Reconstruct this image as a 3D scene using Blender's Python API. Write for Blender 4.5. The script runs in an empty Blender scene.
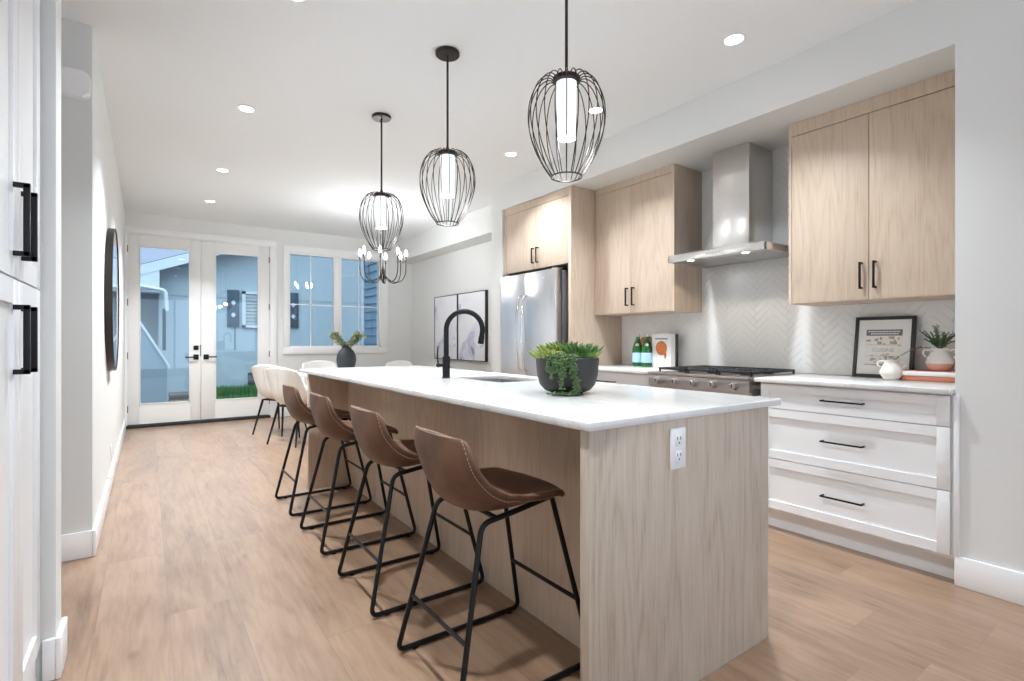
import bpy, bmesh, math, random
from mathutils import Vector, Matrix
PI = math.pi
random.seed(7)
SC = bpy.context.scene
COL = SC.collection

# ------------------------------------------------------------------ camera, world, lights, exposure
cam_d = bpy.data.cameras.new('camera'); cam = bpy.data.objects.new('camera', cam_d); COL.objects.link(cam)
cam_d.sensor_width = 36.0; cam_d.lens = 515.0 / 1024.0 * 36.0; cam_d.clip_start = 0.05
cam.location = (0, 0, 1.15); cam.rotation_euler = (PI / 2, 0, math.radians(-35.3))
SC.camera = cam
vs = SC.view_settings
vs.view_transform = 'Standard'; vs.look = 'None'; vs.gamma = 1.0; vs.use_curve_mapping = False
vs.exposure = 0.30
SC.cycles.use_denoising = True
try: SC.cycles.denoiser = 'OPENIMAGEDENOISE'
except Exception: pass
SC.cycles.max_bounces = 10; SC.cycles.diffuse_bounces = 6; SC.cycles.glossy_bounces = 5
SC.cycles.transparent_max_bounces = 12; SC.cycles.sample_clamp_indirect = 6.0
SC.cycles.caustics_reflective = False; SC.cycles.caustics_refractive = False

world = bpy.data.worlds.new('sky'); SC.world = world; world.use_nodes = True
wn = world.node_tree.nodes; wl = world.node_tree.links; wn.clear()
w_out = wn.new('ShaderNodeOutputWorld'); w_bg = wn.new('ShaderNodeBackground')
w_tc = wn.new('ShaderNodeTexCoord'); w_sep = wn.new('ShaderNodeSeparateXYZ'); w_cr = wn.new('ShaderNodeValToRGB')
# overcast sky: pale blue towards the horizon, several times brighter overhead
w_cr.color_ramp.elements[0].position = 0.28; w_cr.color_ramp.elements[0].color = (0.145, 0.18, 0.255, 1)
w_cr.color_ramp.elements[1].position = 0.62; w_cr.color_ramp.elements[1].color = (1.0, 1.15, 1.3, 1)
wl.new(w_tc.outputs['Generated'], w_sep.inputs[0]); wl.new(w_sep.outputs[2], w_cr.inputs[0])
wl.new(w_cr.outputs[0], w_bg.inputs[0]); wl.new(w_bg.outputs[0], w_out.inputs[0])
w_bg.inputs[1].default_value = 3.4

def area_light(name, loc, rot, sx, sy, energy, color, spread=PI):
    d = bpy.data.lights.new(name, 'AREA'); d.shape = 'RECTANGLE'; d.size = sx; d.size_y = sy
    d.energy = energy; d.color = color; d.spread = spread
    o = bpy.data.objects.new(name, d); COL.objects.link(o); o.location = loc; o.rotation_euler = rot
    return o
# added area lamps stand in for daylight at two assumed, unseen openings
ADDED_FRONT = area_light('added_daylight_front', (1.3, -3.12, 1.35), (PI/2, 0, 0), 3.6, 2.3, 30, (0.84, 0.93, 1.0))
ADDED_SIDE = area_light('added_daylight_side', (3.40, -1.15, 1.30), (0, PI/2, 0), 2.3, 2.3, 7, (0.84, 0.93, 1.0))
LAMP_W = 17.0          # each recessed can

# ------------------------------------------------------------------ materials
def mat_base(name):
    m = bpy.data.materials.new(name); m.use_nodes = True
    nt = m.node_tree; b = nt.nodes['Principled BSDF']
    return m, nt, b
def simple(name, col, rough=0.5, metal=0.0, bump=0.0, bscale=60, spec=0.5, coat=0.0, noisecol=0.0):
    m, nt, b = mat_base(name)
    b.inputs['Base Color'].default_value = (*col, 1); b.inputs['Roughness'].default_value = rough
    b.inputs['Metallic'].default_value = metal; b.inputs['Specular IOR Level'].default_value = spec
    b.inputs['Coat Weight'].default_value = coat
    if bump or noisecol:
        tc = nt.nodes.new('ShaderNodeTexCoord'); n = nt.nodes.new('ShaderNodeTexNoise')
        n.inputs['Scale'].default_value = bscale; n.inputs['Detail'].default_value = 4
        nt.links.new(tc.outputs['Object'], n.inputs['Vector'])
        if bump:
            bp = nt.nodes.new('ShaderNodeBump'); bp.inputs['Strength'].default_value = bump; bp.inputs['Distance'].default_value = 0.004
            nt.links.new(n.outputs[0], bp.inputs['Height']); nt.links.new(bp.outputs[0], b.inputs['Normal'])
        if noisecol:
            mx = nt.nodes.new('ShaderNodeMix'); mx.data_type = 'RGBA'
            mx.inputs[6].default_value = (*[c * (1 - noisecol) for c in col], 1)
            mx.inputs[7].default_value = (*[min(1, c * (1 + noisecol)) for c in col], 1)
            nt.links.new(n.outputs[0], mx.inputs[0]); nt.links.new(mx.outputs[2], b.inputs['Base Color'])
    return m
def emis(name, col, strength):
    m, nt, b = mat_base(name)
    b.inputs['Base Color'].default_value = (*col, 1)
    b.inputs['Emission Color'].default_value = (*col, 1); b.inputs['Emission Strength'].default_value = strength
    return m
def ramp(nt, stops):
    r = nt.nodes.new('ShaderNodeValToRGB'); cr = r.color_ramp
    cr.elements[0].position = stops[0][0]; cr.elements[0].color = (*stops[0][1], 1)
    cr.elements[1].position = stops[-1][0]; cr.elements[1].color = (*stops[-1][1], 1)
    for p, c in stops[1:-1]:
        e = cr.elements.new(p); e.color = (*c, 1)
    return r
def oak(name, light, mid, dark, fine=1.0):
    """vertical grain: streaks stretched along z with a few cathedral figures"""
    m, nt, b = mat_base(name); N = nt.nodes; L = nt.links
    tc = N.new('ShaderNodeTexCoord')
    mp = N.new('ShaderNodeMapping'); mp.inputs['Scale'].default_value = (1, 1, 0.045)
    L.new(tc.outputs['Object'], mp.inputs[0])
    n1 = N.new('ShaderNodeTexNoise'); n1.inputs['Scale'].default_value = 130 * fine; n1.inputs['Detail'].default_value = 5; n1.inputs['Roughness'].default_value = 0.65
    L.new(mp.outputs[0], n1.inputs[0])
    mp2 = N.new('ShaderNodeMapping'); mp2.inputs['Scale'].default_value = (1, 1, 0.11)
    L.new(tc.outputs['Object'], mp2.inputs[0])
    n2 = N.new('ShaderNodeTexNoise'); n2.inputs['Scale'].default_value = 5.0; n2.inputs['Detail'].default_value = 2; n2.inputs['Distortion'].default_value = 0.3
    L.new(mp2.outputs[0], n2.inputs[0])
    mul = N.new('ShaderNodeMath'); mul.operation = 'MULTIPLY'; mul.inputs[1].default_value = 22
    L.new(n2.outputs[0], mul.inputs[0])
    fr = N.new('ShaderNodeMath'); fr.operation = 'PINGPONG'; fr.inputs[1].default_value = 1.0
    L.new(mul.outputs[0], fr.inputs[0])
    mxf = N.new('ShaderNodeMix'); mxf.data_type = 'FLOAT'; mxf.inputs[0].default_value = 0.20
    L.new(n1.outputs[0], mxf.inputs[2]); L.new(fr.outputs[0], mxf.inputs[3])
    r = ramp(nt, [(0.25, dark), (0.45, mid), (0.72, light)])
    L.new(mxf.outputs[0], r.inputs[0]); L.new(r.outputs[0], b.inputs['Base Color'])
    bp = N.new('ShaderNodeBump'); bp.inputs['Strength'].default_value = 0.08; bp.inputs['Distance'].default_value = 0.002
    L.new(n1.outputs[0], bp.inputs['Height']); L.new(bp.outputs[0], b.inputs['Normal'])
    b.inputs['Roughness'].default_value = 0.48; b.inputs['Specular IOR Level'].default_value = 0.35
    return m
M = {}
M['wall'] = simple('wall_paint', (0.74, 0.745, 0.73), 0.85, bump=0.05, bscale=220)
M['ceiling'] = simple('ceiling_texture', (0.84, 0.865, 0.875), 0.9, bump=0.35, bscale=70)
M['trim'] = simple('trim_paint', (0.84, 0.845, 0.85), 0.38)
M['cabinet_white'] = simple('cabinet_white', (0.82, 0.825, 0.83), 0.32)
M['door_paint'] = simple('door_paint', (0.80, 0.80, 0.785), 0.4)
M['oak'] = oak('light_oak', (0.60, 0.49, 0.385), (0.545, 0.43, 0.33), (0.45, 0.34, 0.25))
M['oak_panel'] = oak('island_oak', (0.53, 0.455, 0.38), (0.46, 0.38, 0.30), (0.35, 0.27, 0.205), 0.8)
M['black'] = simple('black_metal', (0.012, 0.012, 0.013), 0.38, 0.6)
M['bronze'] = simple('bronze_metal', (0.045, 0.036, 0.032), 0.38, 0.8)
M['steel'] = simple('brushed_steel', (0.74, 0.72, 0.70), 0.28, 1.0)
M['steel_wood_reflect'] = simple('steel_with_wood_reflection', (0.44, 0.40, 0.38), 0.33, 1.0)  # darker and browner: reflected floor and wood put into the colour
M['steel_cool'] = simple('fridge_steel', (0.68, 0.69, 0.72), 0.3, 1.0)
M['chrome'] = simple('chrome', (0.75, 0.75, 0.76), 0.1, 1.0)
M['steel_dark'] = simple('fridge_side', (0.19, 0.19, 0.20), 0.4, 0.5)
M['iron'] = simple('cast_iron', (0.02, 0.02, 0.022), 0.55, 0.3)
M['dark'] = simple('dark_recess', (0.02, 0.02, 0.02), 0.8)
M['fabric_white'] = simple('cream_fabric', (0.74, 0.72, 0.69), 0.85, bump=0.2, bscale=300)
M['pot'] = simple('charcoal_pot', (0.017, 0.0155, 0.015), 0.55, bump=0.15, bscale=120)
M['soil'] = simple('soil', (0.03, 0.02, 0.014), 0.95, bump=0.8, bscale=90)
M['vase_black'] = simple('black_ceramic', (0.018, 0.020, 0.025), 0.6, bump=0.6, bscale=35)
M['ceramic'] = simple('white_ceramic', (0.80, 0.76, 0.71), 0.5, bump=0.1, bscale=80)
M['blush'] = simple('blush_ceramic', (0.66, 0.40, 0.33), 0.6)
M['plastic'] = simple('white_plastic', (0.83, 0.83, 0.84), 0.35)
M['grout'] = simple('grout', (0.77, 0.77, 0.76), 0.9)
M['tile'] = simple('glazed_tile', (0.85, 0.85, 0.84), 0.2)
M['leaf_a'] = simple('leaf_yellow_green', (0.22, 0.27, 0.055), 0.5, bscale=40, noisecol=0.35)
M['leaf_b'] = simple('leaf_green', (0.065, 0.155, 0.03), 0.5, bscale=40, noisecol=0.35)
M['leaf_c'] = simple('leaf_trailing', (0.075, 0.135, 0.045), 0.5, bscale=60, noisecol=0.4)
M['leaf_grey'] = simple('leaf_grey_green', (0.33, 0.37, 0.22), 0.6, bscale=40, noisecol=0.3)
M['leaf_dark'] = simple('leaf_dark_green', (0.10, 0.17, 0.07), 0.6, bscale=40, noisecol=0.4)
M['stem'] = simple('plant_stem', (0.12, 0.13, 0.05), 0.7)
M['stitch'] = simple('stitch_thread', (0.55, 0.42, 0.31), 0.8)
M['paper'] = simple('white_paper', (0.80, 0.79, 0.77), 0.8)
M['book_white'] = simple('book_white', (0.82, 0.80, 0.78), 0.4)
M['book_black'] = simple('book_black', (0.02, 0.02, 0.024), 0.4)
M['book_coral'] = simple('book_coral', (0.52, 0.17, 0.10), 0.5)
M['bottle'] = simple('green_glass', (0.008, 0.10, 0.02), 0.08, coat=0.5)
M['bottle_label'] = simple('pale_blue_label', (0.42, 0.62, 0.78), 0.5)
M['bottle_cap'] = simple('pale_cap', (0.55, 0.56, 0.58), 0.35, 0.4)
M['board'] = simple('round_wood_board', (0.50, 0.26, 0.12), 0.5, bscale=12, noisecol=0.25)
M['food'] = simple('food_orange', (0.55, 0.16, 0.04), 0.5, bscale=60, noisecol=0.7)
M['ink_blue'] = simple('ink_blue', (0.16, 0.25, 0.36), 0.6)
M['ink_grey'] = simple('ink_grey', (0.16, 0.15, 0.17), 0.7)
M['ink_mid'] = simple('ink_mid', (0.42, 0.37, 0.33), 0.7, bscale=90, noisecol=0.5)
M['lamp_white'] = emis('recessed_lens', (1.0, 0.98, 0.95), 14)
M['bulb'] = emis('candle_bulb', (0.96, 0.98, 1.0), 190)
M['hood_lamp'] = emis('hood_lamp', (1.0, 0.88, 0.68), 9)
M['shade'] = emis('frosted_glass_shade', (0.84, 0.88, 0.93), 0.6)
M['shade'].node_tree.nodes['Principled BSDF'].inputs['Roughness'].default_value = 0.25
M['mirror'] = simple('mirror_silver', (0.9, 0.9, 0.9), 0.02, 1.0)
M['filter'] = simple('hood_filter', (0.50, 0.49, 0.48), 0.35, 0.9)
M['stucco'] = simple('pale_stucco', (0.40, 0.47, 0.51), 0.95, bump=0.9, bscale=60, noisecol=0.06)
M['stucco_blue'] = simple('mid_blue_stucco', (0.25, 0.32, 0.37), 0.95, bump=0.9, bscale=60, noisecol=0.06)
M['stucco_far'] = simple('grey_stucco', (0.40, 0.43, 0.44), 0.95, bump=0.5, bscale=60)
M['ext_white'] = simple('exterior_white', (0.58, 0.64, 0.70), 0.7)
M['ext_dark'] = simple('exterior_dark', (0.03, 0.05, 0.06), 0.7)
M['shutter'] = simple('shutter_paint', (0.022, 0.055, 0.085), 0.6)
M['siding'] = simple('blue_siding', (0.11, 0.20, 0.28), 0.7)
M['concrete'] = simple('concrete', (0.10, 0.10, 0.09), 0.9, bump=0.5, bscale=40)
M['lawn'] = simple('lawn', (0.035, 0.16, 0.035), 0.9, bump=0.5, bscale=40, noisecol=0.3)
M['chime'] = simple('chime_lifted_white', (0.93, 0.93, 0.93), 0.3)  # whiter than the other plastic, standing in for shading contrast with the wall
M['tabletop'] = simple('white_tabletop', (0.82, 0.82, 0.82), 0.25)
M['sink'] = simple('sink_steel', (0.30, 0.28, 0.26), 0.32, 0.9)

def leather():
    m, nt, b = mat_base('brown_leather'); N = nt.nodes; L = nt.links
    tc = N.new('ShaderNodeTexCoord'); n = N.new('ShaderNodeTexNoise'); n.inputs['Scale'].default_value = 7; n.inputs['Detail'].default_value = 5
    L.new(tc.outputs['Object'], n.inputs[0])
    r = ramp(nt, [(0.3, (0.090, 0.043, 0.026)), (0.7, (0.185, 0.098, 0.060))]); L.new(n.outputs[0], r.inputs[0]); L.new(r.outputs[0], b.inputs['Base Color'])
    v = N.new('ShaderNodeTexVoronoi'); v.inputs['Scale'].default_value = 260; L.new(tc.outputs['Object'], v.inputs['Vector'])
    bp = N.new('ShaderNodeBump'); bp.inputs['Strength'].default_value = 0.15; bp.inputs['Distance'].default_value = 0.002
    L.new(v.outputs[0], bp.inputs['Height']); L.new(bp.outputs[0], b.inputs['Normal'])
    b.inputs['Roughness'].default_value = 0.5
    b.inputs['Specular IOR Level'].default_value = 0.3
    return m
M['leather'] = leather()
def quartz():
    m, nt, b = mat_base('white_quartz'); N = nt.nodes; L = nt.links
    tc = N.new('ShaderNodeTexCoord'); mp = N.new('ShaderNodeMapping'); mp.inputs['Scale'].default_value = (1.6, 0.8, 1); mp.inputs['Rotation'].default_value = (0, 0, 0.5)
    L.new(tc.outputs['Object'], mp.inputs[0])
    n = N.new('ShaderNodeTexNoise'); n.inputs['Scale'].default_value = 1.5; n.inputs['Detail'].default_value = 6; n.inputs['Distortion'].default_value = 1.4
    L.new(mp.outputs[0], n.inputs[0])
    r = ramp(nt, [(0.40, (0.67, 0.665, 0.65)), (0.485, (0.67, 0.665, 0.65)), (0.5, (0.60, 0.59, 0.57)), (0.515, (0.67, 0.665, 0.65)), (0.7, (0.70, 0.695, 0.685))])
    L.new(n.outputs[0], r.inputs[0]); L.new(r.outputs[0], b.inputs['Base Color'])
    b.inputs['Roughness'].default_value = 0.16
    return m
M['quartz'] = quartz()
def floor_mat():
    m, nt, b = mat_base('oak_plank_floor'); N = nt.nodes; L = nt.links
    def math_(op, a, bb=None, c=None):
        n = N.new('ShaderNodeMath'); n.operation = op
        for i, v in enumerate((a, bb, c)):
            if v is None: continue
            if isinstance(v, (int, float)): n.inputs[i].default_value = v
            else: L.new(v, n.inputs[i])
        return n.outputs[0]
    tc = N.new('ShaderNodeTexCoord'); sp = N.new('ShaderNodeSeparateXYZ'); L.new(tc.outputs['Object'], sp.inputs[0])
    X, Y = sp.outputs[0], sp.outputs[1]
    W, LEN = 0.245, 1.83
    xs = math_('DIVIDE', math_('SUBTRACT', X, 0.075), W)
    col = math_('FLOOR', xs); fx = math_('FRACT', xs)
    wn1 = N.new('ShaderNodeTexWhiteNoise'); wn1.noise_dimensions = '1D'; L.new(col, wn1.inputs['W'])
    ys = math_('ADD', math_('DIVIDE', Y, LEN), wn1.outputs['Value'])
    row = math_('FLOOR', ys); fy = math_('FRACT', ys)
    cid = N.new('ShaderNodeCombineXYZ'); L.new(col, cid.inputs[0]); L.new(row, cid.inputs[1])
    wn2 = N.new('ShaderNodeTexWhiteNoise'); wn2.noise_dimensions = '3D'; L.new(cid.outputs[0], wn2.inputs['Vector'])
    # grain
    off = math_('MULTIPLY', wn2.outputs['Value'], 37.0)
    gv = N.new('ShaderNodeCombineXYZ'); L.new(math_('ADD', X, off), gv.inputs[0]); L.new(math_('MULTIPLY', Y, 0.10), gv.inputs[1]); L.new(off, gv.inputs[2])
    g1 = N.new('ShaderNodeTexNoise'); g1.inputs['Scale'].default_value = 42; g1.inputs['Detail'].default_value = 6; g1.inputs['Roughness'].default_value = 0.6; g1.inputs['Distortion'].default_value = 0.6
    L.new(gv.outputs[0], g1.inputs[0])
    gv2 = N.new('ShaderNodeCombineXYZ'); L.new(math_('ADD', X, off), gv2.inputs[0]); L.new(math_('MULTIPLY', Y, 0.28), gv2.inputs[1]); L.new(off, gv2.inputs[2])
    g2 = N.new('ShaderNodeTexNoise'); g2.inputs['Scale'].default_value = 5; g2.inputs['Detail'].default_value = 3; g2.inputs['Distortion'].default_value = 1.0
    L.new(gv2.outputs[0], g2.inputs[0])
    mxa = N.new('ShaderNodeMix'); mxa.data_type = 'FLOAT'; mxa.inputs[0].default_value = 0.5
    L.new(g1.outputs[0], mxa.inputs[2]); L.new(g2.outputs[0], mxa.inputs[3])
    r = ramp(nt, [(0.28, (0.115, 0.064, 0.036)), (0.41, (0.225, 0.134, 0.080)), (0.55, (0.300, 0.188, 0.118)), (0.75, (0.360, 0.236, 0.152))])
    L.new(mxa.outputs[0], r.inputs[0])
    # knots: rare dark streaks
    kv = N.new('ShaderNodeCombineXYZ'); L.new(math_('ADD', X, off), kv.inputs[0]); L.new(math_('MULTIPLY', Y, 0.35), kv.inputs[1]); L.new(off, kv.inputs[2])
    kn = N.new('ShaderNodeTexNoise'); kn.inputs['Scale'].default_value = 8; kn.inputs['Detail'].default_value = 2; L.new(kv.outputs[0], kn.inputs[0])
    kr = ramp(nt, [(0.70, (1, 1, 1)), (0.80, (0.55, 0.45, 0.38))]); L.new(kn.outputs[0], kr.inputs[0])
    mk = N.new('ShaderNodeMix'); mk.data_type = 'RGBA'; mk.blend_type = 'MULTIPLY'; mk.inputs[0].default_value = 1
    L.new(r.outputs[0], mk.inputs[6]); L.new(kr.outputs[0], mk.inputs[7])
    # plank tone
    tone = math_('ADD', math_('MULTIPLY', wn2.outputs['Value'], 0.16), 0.92)
    mt = N.new('ShaderNodeMix'); mt.data_type = 'RGBA'; mt.blend_type = 'MULTIPLY'; mt.inputs[0].default_value = 1
    ct = N.new('ShaderNodeCombineColor'); [L.new(tone, ct.inputs[i]) for i in range(3)]
    L.new(mk.outputs[2], mt.inputs[6]); L.new(ct.outputs[0], mt.inputs[7])
    # seams
    ex = math_('MINIMUM', fx, math_('SUBTRACT', 1.0, fx)); ey = math_('MINIMUM', fy, math_('SUBTRACT', 1.0, fy))
    sx = math_('LESS_THAN', math_('MULTIPLY', ex, W), 0.0016); sy = math_('LESS_THAN', math_('MULTIPLY', ey, LEN), 0.0016)
    seam = math_('MAXIMUM', sx, sy)
    ms = N.new('ShaderNodeMix'); ms.data_type = 'RGBA'; L.new(math_('MULTIPLY', seam, 0.65), ms.inputs[0]); L.new(mt.outputs[2], ms.inputs[6]); ms.inputs[7].default_value = (0.16, 0.11, 0.08, 1)
    L.new(ms.outputs[2], b.inputs['Base Color'])
    bp = N.new('ShaderNodeBump'); bp.inputs['Strength'].default_value = 0.10; bp.inputs['Distance'].default_value = 0.002
    hh = math_('SUBTRACT', g1.outputs[0], math_('MULTIPLY', seam, 1.2)); L.new(hh, bp.inputs['Height']); L.new(bp.outputs[0], b.inputs['Normal'])
    b.inputs['Roughness'].default_value = 0.40; b.inputs['Specular IOR Level'].default_value = 0.6; b.inputs['Coat Weight'].default_value = 0.5; b.inputs['Coat Roughness'].default_value = 0.28
    return m
M['floor'] = floor_mat()
def glass_mat(name, tint):
    m = bpy.data.materials.new(name); m.use_nodes = True; nt = m.node_tree; N = nt.nodes; N.clear(); L = nt.links
    o = N.new('ShaderNodeOutputMaterial'); mx = N.new('ShaderNodeMixShader'); t = N.new('ShaderNodeBsdfTransparent'); g = N.new('ShaderNodeBsdfGlossy')
    t.inputs[0].default_value = (*tint, 1); g.inputs['Roughness'].default_value = 0.0; g.inputs['Color'].default_value = (0.9, 0.95, 1, 1)
    f = N.new('ShaderNodeFresnel'); f.inputs[0].default_value = 1.5
    L.new(f.outputs[0], mx.inputs[0]); L.new(t.outputs[0], mx.inputs[1]); L.new(g.outputs[0], mx.inputs[2]); L.new(mx.outputs[0], o.inputs[0])
    return m
M['glass'] = glass_mat('window_glass', (0.86, 0.92, 0.94))
def watercolour():
    m, nt, b = mat_base('watercolour_print'); N = nt.nodes; L = nt.links
    tc = N.new('ShaderNodeTexCoord')
    n = N.new('ShaderNodeTexNoise'); n.inputs['Scale'].default_value = 2.6; n.inputs['Detail'].default_value = 2; n.inputs['Distortion'].default_value = 0.8
    L.new(tc.outputs['Object'], n.inputs[0])
    r = ramp(nt, [(0.40, (0.80, 0.80, 0.82)), (0.57, (0.78, 0.78, 0.81)), (0.61, (0.52, 0.55, 0.63)), (0.66, (0.64, 0.65, 0.73)), (0.72, (0.22, 0.29, 0.42))])
    L.new(n.outputs[0], r.inputs[0])
    n2 = N.new('ShaderNodeTexNoise'); n2.inputs['Scale'].default_value = 2.2; n2.inputs['Detail'].default_value = 2
    L.new(tc.outputs['Object'], n2.inputs[0])
    r2 = ramp(nt, [(0.5, (1, 1, 1)), (0.7, (0.85, 0.80, 0.92))]); L.new(n2.outputs[0], r2.inputs[0])
    mx = N.new('ShaderNodeMix'); mx.data_type = 'RGBA'; mx.blend_type = 'MULTIPLY'; mx.inputs[0].default_value = 1
    L.new(r.outputs[0], mx.inputs[6]); L.new(r2.outputs[0], mx.inputs[7]); L.new(mx.outputs[2], b.inputs['Base Color'])
    b.inputs['Roughness'].default_value = 0.5
    return m
M['art'] = watercolour()

# ------------------------------------------------------------------ mesh helpers
class MB:
    """collects shapes given in world coordinates; origin is subtracted when the object is made"""
    def __init__(s, origin=(0, 0, 0)):
        s.bm = bmesh.new(); s.o = Vector(origin)
    def box(s, x0, x1, y0, y1, z0, z1, bev=0.0, seg=2, mat=None):
        vs_ = [s.bm.verts.new((x, y, z)) for x in (x0, x1) for y in (y0, y1) for z in (z0, z1)]
        fs = [(0, 1, 3, 2), (4, 6, 7, 5), (0, 4, 5, 1), (2, 3, 7, 6), (0, 2, 6, 4), (1, 5, 7, 3)]
        faces = [s.bm.faces.new([vs_[i] for i in f]) for f in fs]
        if bev > 0:
            es = {e for f in faces for e in f.edges}
            r = bmesh.ops.bevel(s.bm, geom=list(es), offset=bev, segments=seg, affect='EDGES', profile=0.5)
            vs2 = {v for f in r['faces'] for v in f.verts} | {v for v in vs_ if v.is_valid}
            vs_ = list(vs2)
        if mat is not None:
            for v in vs_: v.co = mat @ v.co
        return s
    def tube(s, pts, r, n=10, caps=True, closed=False):
        pts = [Vector(p) for p in pts]; m = len(pts)
        rad = r if isinstance(r, (list, tuple)) else [r] * m
        rings = []; prev = None
        for i, p in enumerate(pts):
            if closed: t = pts[(i + 1) % m] - pts[i - 1]
            else: t = pts[min(i + 1, m - 1)] - pts[max(i - 1, 0)]
            t.normalize()
            if prev is None:
                a = Vector((0, 0, 1)) if abs(t.z) < 0.9 else Vector((1, 0, 0))
                u = t.cross(a).normalized()
            else:
                u = prev - t * prev.dot(t)
                u = u.normalized() if u.length > 1e-6 else t.cross(Vector((1, 0, 0))).normalized()
            prev = u; w = t.cross(u)
            rings.append([s.bm.verts.new(p + (u * math.cos(2 * PI * k / n) + w * math.sin(2 * PI * k / n)) * rad[i]) for k in range(n)])
        rr = range(m if closed else m - 1)
        for i in rr:
            A, B = rings[i], rings[(i + 1) % m]
            for k in range(n):
                s.bm.faces.new((A[k], A[(k + 1) % n], B[(k + 1) % n], B[k]))
        if caps and not closed:
            s.bm.faces.new(list(reversed(rings[0]))); s.bm.faces.new(rings[-1])
        return s
    def lathe(s, prof, c=(0, 0, 0), n=32, axis='z', cap0=True, cap1=True):
        """prof: list of (r, h) along the axis from c"""
        c = Vector(c); rings = []
        for r, h in prof:
            ring = []
            for k in range(n):
                a = 2 * PI * k / n; u, w = r * math.cos(a), r * math.sin(a)
                v = (u, w, h) if axis == 'z' else ((h, u, w) if axis == 'x' else (w, h, u))
                ring.append(s.bm.verts.new(c + Vector(v)))
            rings.append(ring)
        for A, B in zip(rings, rings[1:]):
            for k in range(n): s.bm.faces.new((A[k], A[(k + 1) % n], B[(k + 1) % n], B[k]))
        if cap0 and prof[0][0] > 1e-5: s.bm.faces.new(list(reversed(rings[0])))
        if cap1 and prof[-1][0] > 1e-5: s.bm.faces.new(rings[-1])
        return s
    def cyl(s, c, r, h, n=24, axis='z', bev=0.0):
        if bev: return s.lathe([(r - bev, 0), (r, bev), (r, h - bev), (r - bev, h)], c, n, axis)
        return s.lathe([(r, 0), (r, h)], c, n, axis)
    def poly(s, pts, vec):
        """extrude planar polygon pts by vec"""
        a = [s.bm.verts.new(p) for p in pts]; b = [s.bm.verts.new(Vector(p) + Vector(vec)) for p in pts]
        s.bm.faces.new(list(reversed(a))); s.bm.faces.new(b); n = len(a)
        for i in range(n): s.bm.faces.new((a[i], a[(i + 1) % n], b[(i + 1) % n], b[i]))
        return s
    def grid(s, P):
        V = [[s.bm.verts.new(p) for p in row] for row in P]
        for i in range(len(V) - 1):
            for j in range(len(V[0]) - 1):
                s.bm.faces.new((V[i][j], V[i][j + 1], V[i + 1][j + 1], V[i + 1][j]))
        return s
    def ball(s, c, rx, ry, rz, u=10, v=7, rot=None):
        mt = Matrix.Translation(c)
        if rot is not None: mt = mt @ rot.to_4x4()
        mt = mt @ Matrix.Diagonal((rx, ry, rz, 1))
        bmesh.ops.create_uvsphere(s.bm, u_segments=u, v_segments=v, radius=1, matrix=mt)
        return s
    def leaf(s, base, tip, width, up=(0, 0, 1), fold=0.25, n=5, thick=0.0):
        """a leaf blade with a folded midrib"""
        base = Vector(base); tip = Vector(tip); d = tip - base; up = Vector(up)
        side = d.cross(up)
        if side.length < 1e-6: side = d.cross(Vector((1, 0, 0)))
        side.normalize(); nn = side.cross(d).normalized()
        rows = []
        for i in range(n + 1):
            t = i / n; w = width * math.sin(PI * min(1, 0.08 + 0.92 * t)) ** 0.8 * 0.5 if t < 1 else 0.0004
            c = base + d * t - nn * (d.length * 0.12 * (2 * t - 1) ** 2)
            rows.append([c + side * w + nn * w * fold, c, c - side * w + nn * w * fold])
        s.grid(rows); return s
    def make(s, name, mat, parent=None, kind=None, smooth=True, angle=35, recalc=True, mods=()):
        bm = s.bm
        if recalc: bmesh.ops.recalc_face_normals(bm, faces=bm.faces)
        me = bpy.data.meshes.new(name)
        if s.o.length: bmesh.ops.translate(bm, verts=bm.verts, vec=-s.o)
        bm.to_mesh(me); bm.free()
        mats = mat if isinstance(mat, (list, tuple)) else [mat]
        for m_ in mats: me.materials.append(M[m_] if isinstance(m_, str) else m_)
        if smooth:
            me.polygons.foreach_set('use_smooth', [True] * len(me.polygons))
            me.set_sharp_from_angle(angle=math.radians(angle))
        o = bpy.data.objects.new(name, me); COL.objects.link(o)
        if parent is not None:
            o.parent = parent; 
        else: o.location = s.o
        if kind: o['kind'] = kind
        return o
def thing(name, label, cat, loc=(0, 0, 0), group=None, rz=0.0):
    o = bpy.data.objects.new(name, None); COL.objects.link(o); o.location = loc; o.rotation_euler = (0, 0, rz)
    o.empty_display_size = 0.1
    o['label'] = label; o['category'] = cat
    if group: o['group'] = group
    return o
def tag(o, label, cat, group=None):
    o['label'] = label; o['category'] = cat
    if group: o['group'] = group
    return o
def dup(root, loc, label, rz=None):
    r = root.copy(); COL.objects.link(r); r.location = loc; r['label'] = label
    if rz is not None: r.rotation_euler = (0, 0, rz)
    for ch in list(root.children):
        c = ch.copy(); COL.objects.link(c); c.parent = r
        for g in list(ch.children):
            d = g.copy(); COL.objects.link(d); d.parent = c
    return r
def part_label(o, label): o['label'] = label; return o
def arc(c, r, a0, a1, n, plane='xz'):
    out = []
    for i in range(n + 1):
        a = a0 + (a1 - a0) * i / n
        u, w = r * math.cos(a), r * math.sin(a)
        out.append((c[0] + u, c[1], c[2] + w) if plane == 'xz' else (c[0] + u, c[1] + w, c[2]))
    return out
def fillet(pts, r, n=5):
    """round the inner corners of a 3-D polyline"""
    pts = [Vector(p) for p in pts]; out = [pts[0]]
    for i in range(1, len(pts) - 1):
        p = pts[i]; a = (pts[i - 1] - p); b = (pts[i + 1] - p)
        rr = min(r, a.length * 0.45, b.length * 0.45)
        A = p + a.normalized() * rr; B = p + b.normalized() * rr
        for k in range(n + 1):
            t = k / n; out.append(A * (1 - t) ** 2 + p * 2 * t * (1 - t) + B * t * t)
    out.append(pts[-1]); return out

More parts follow.
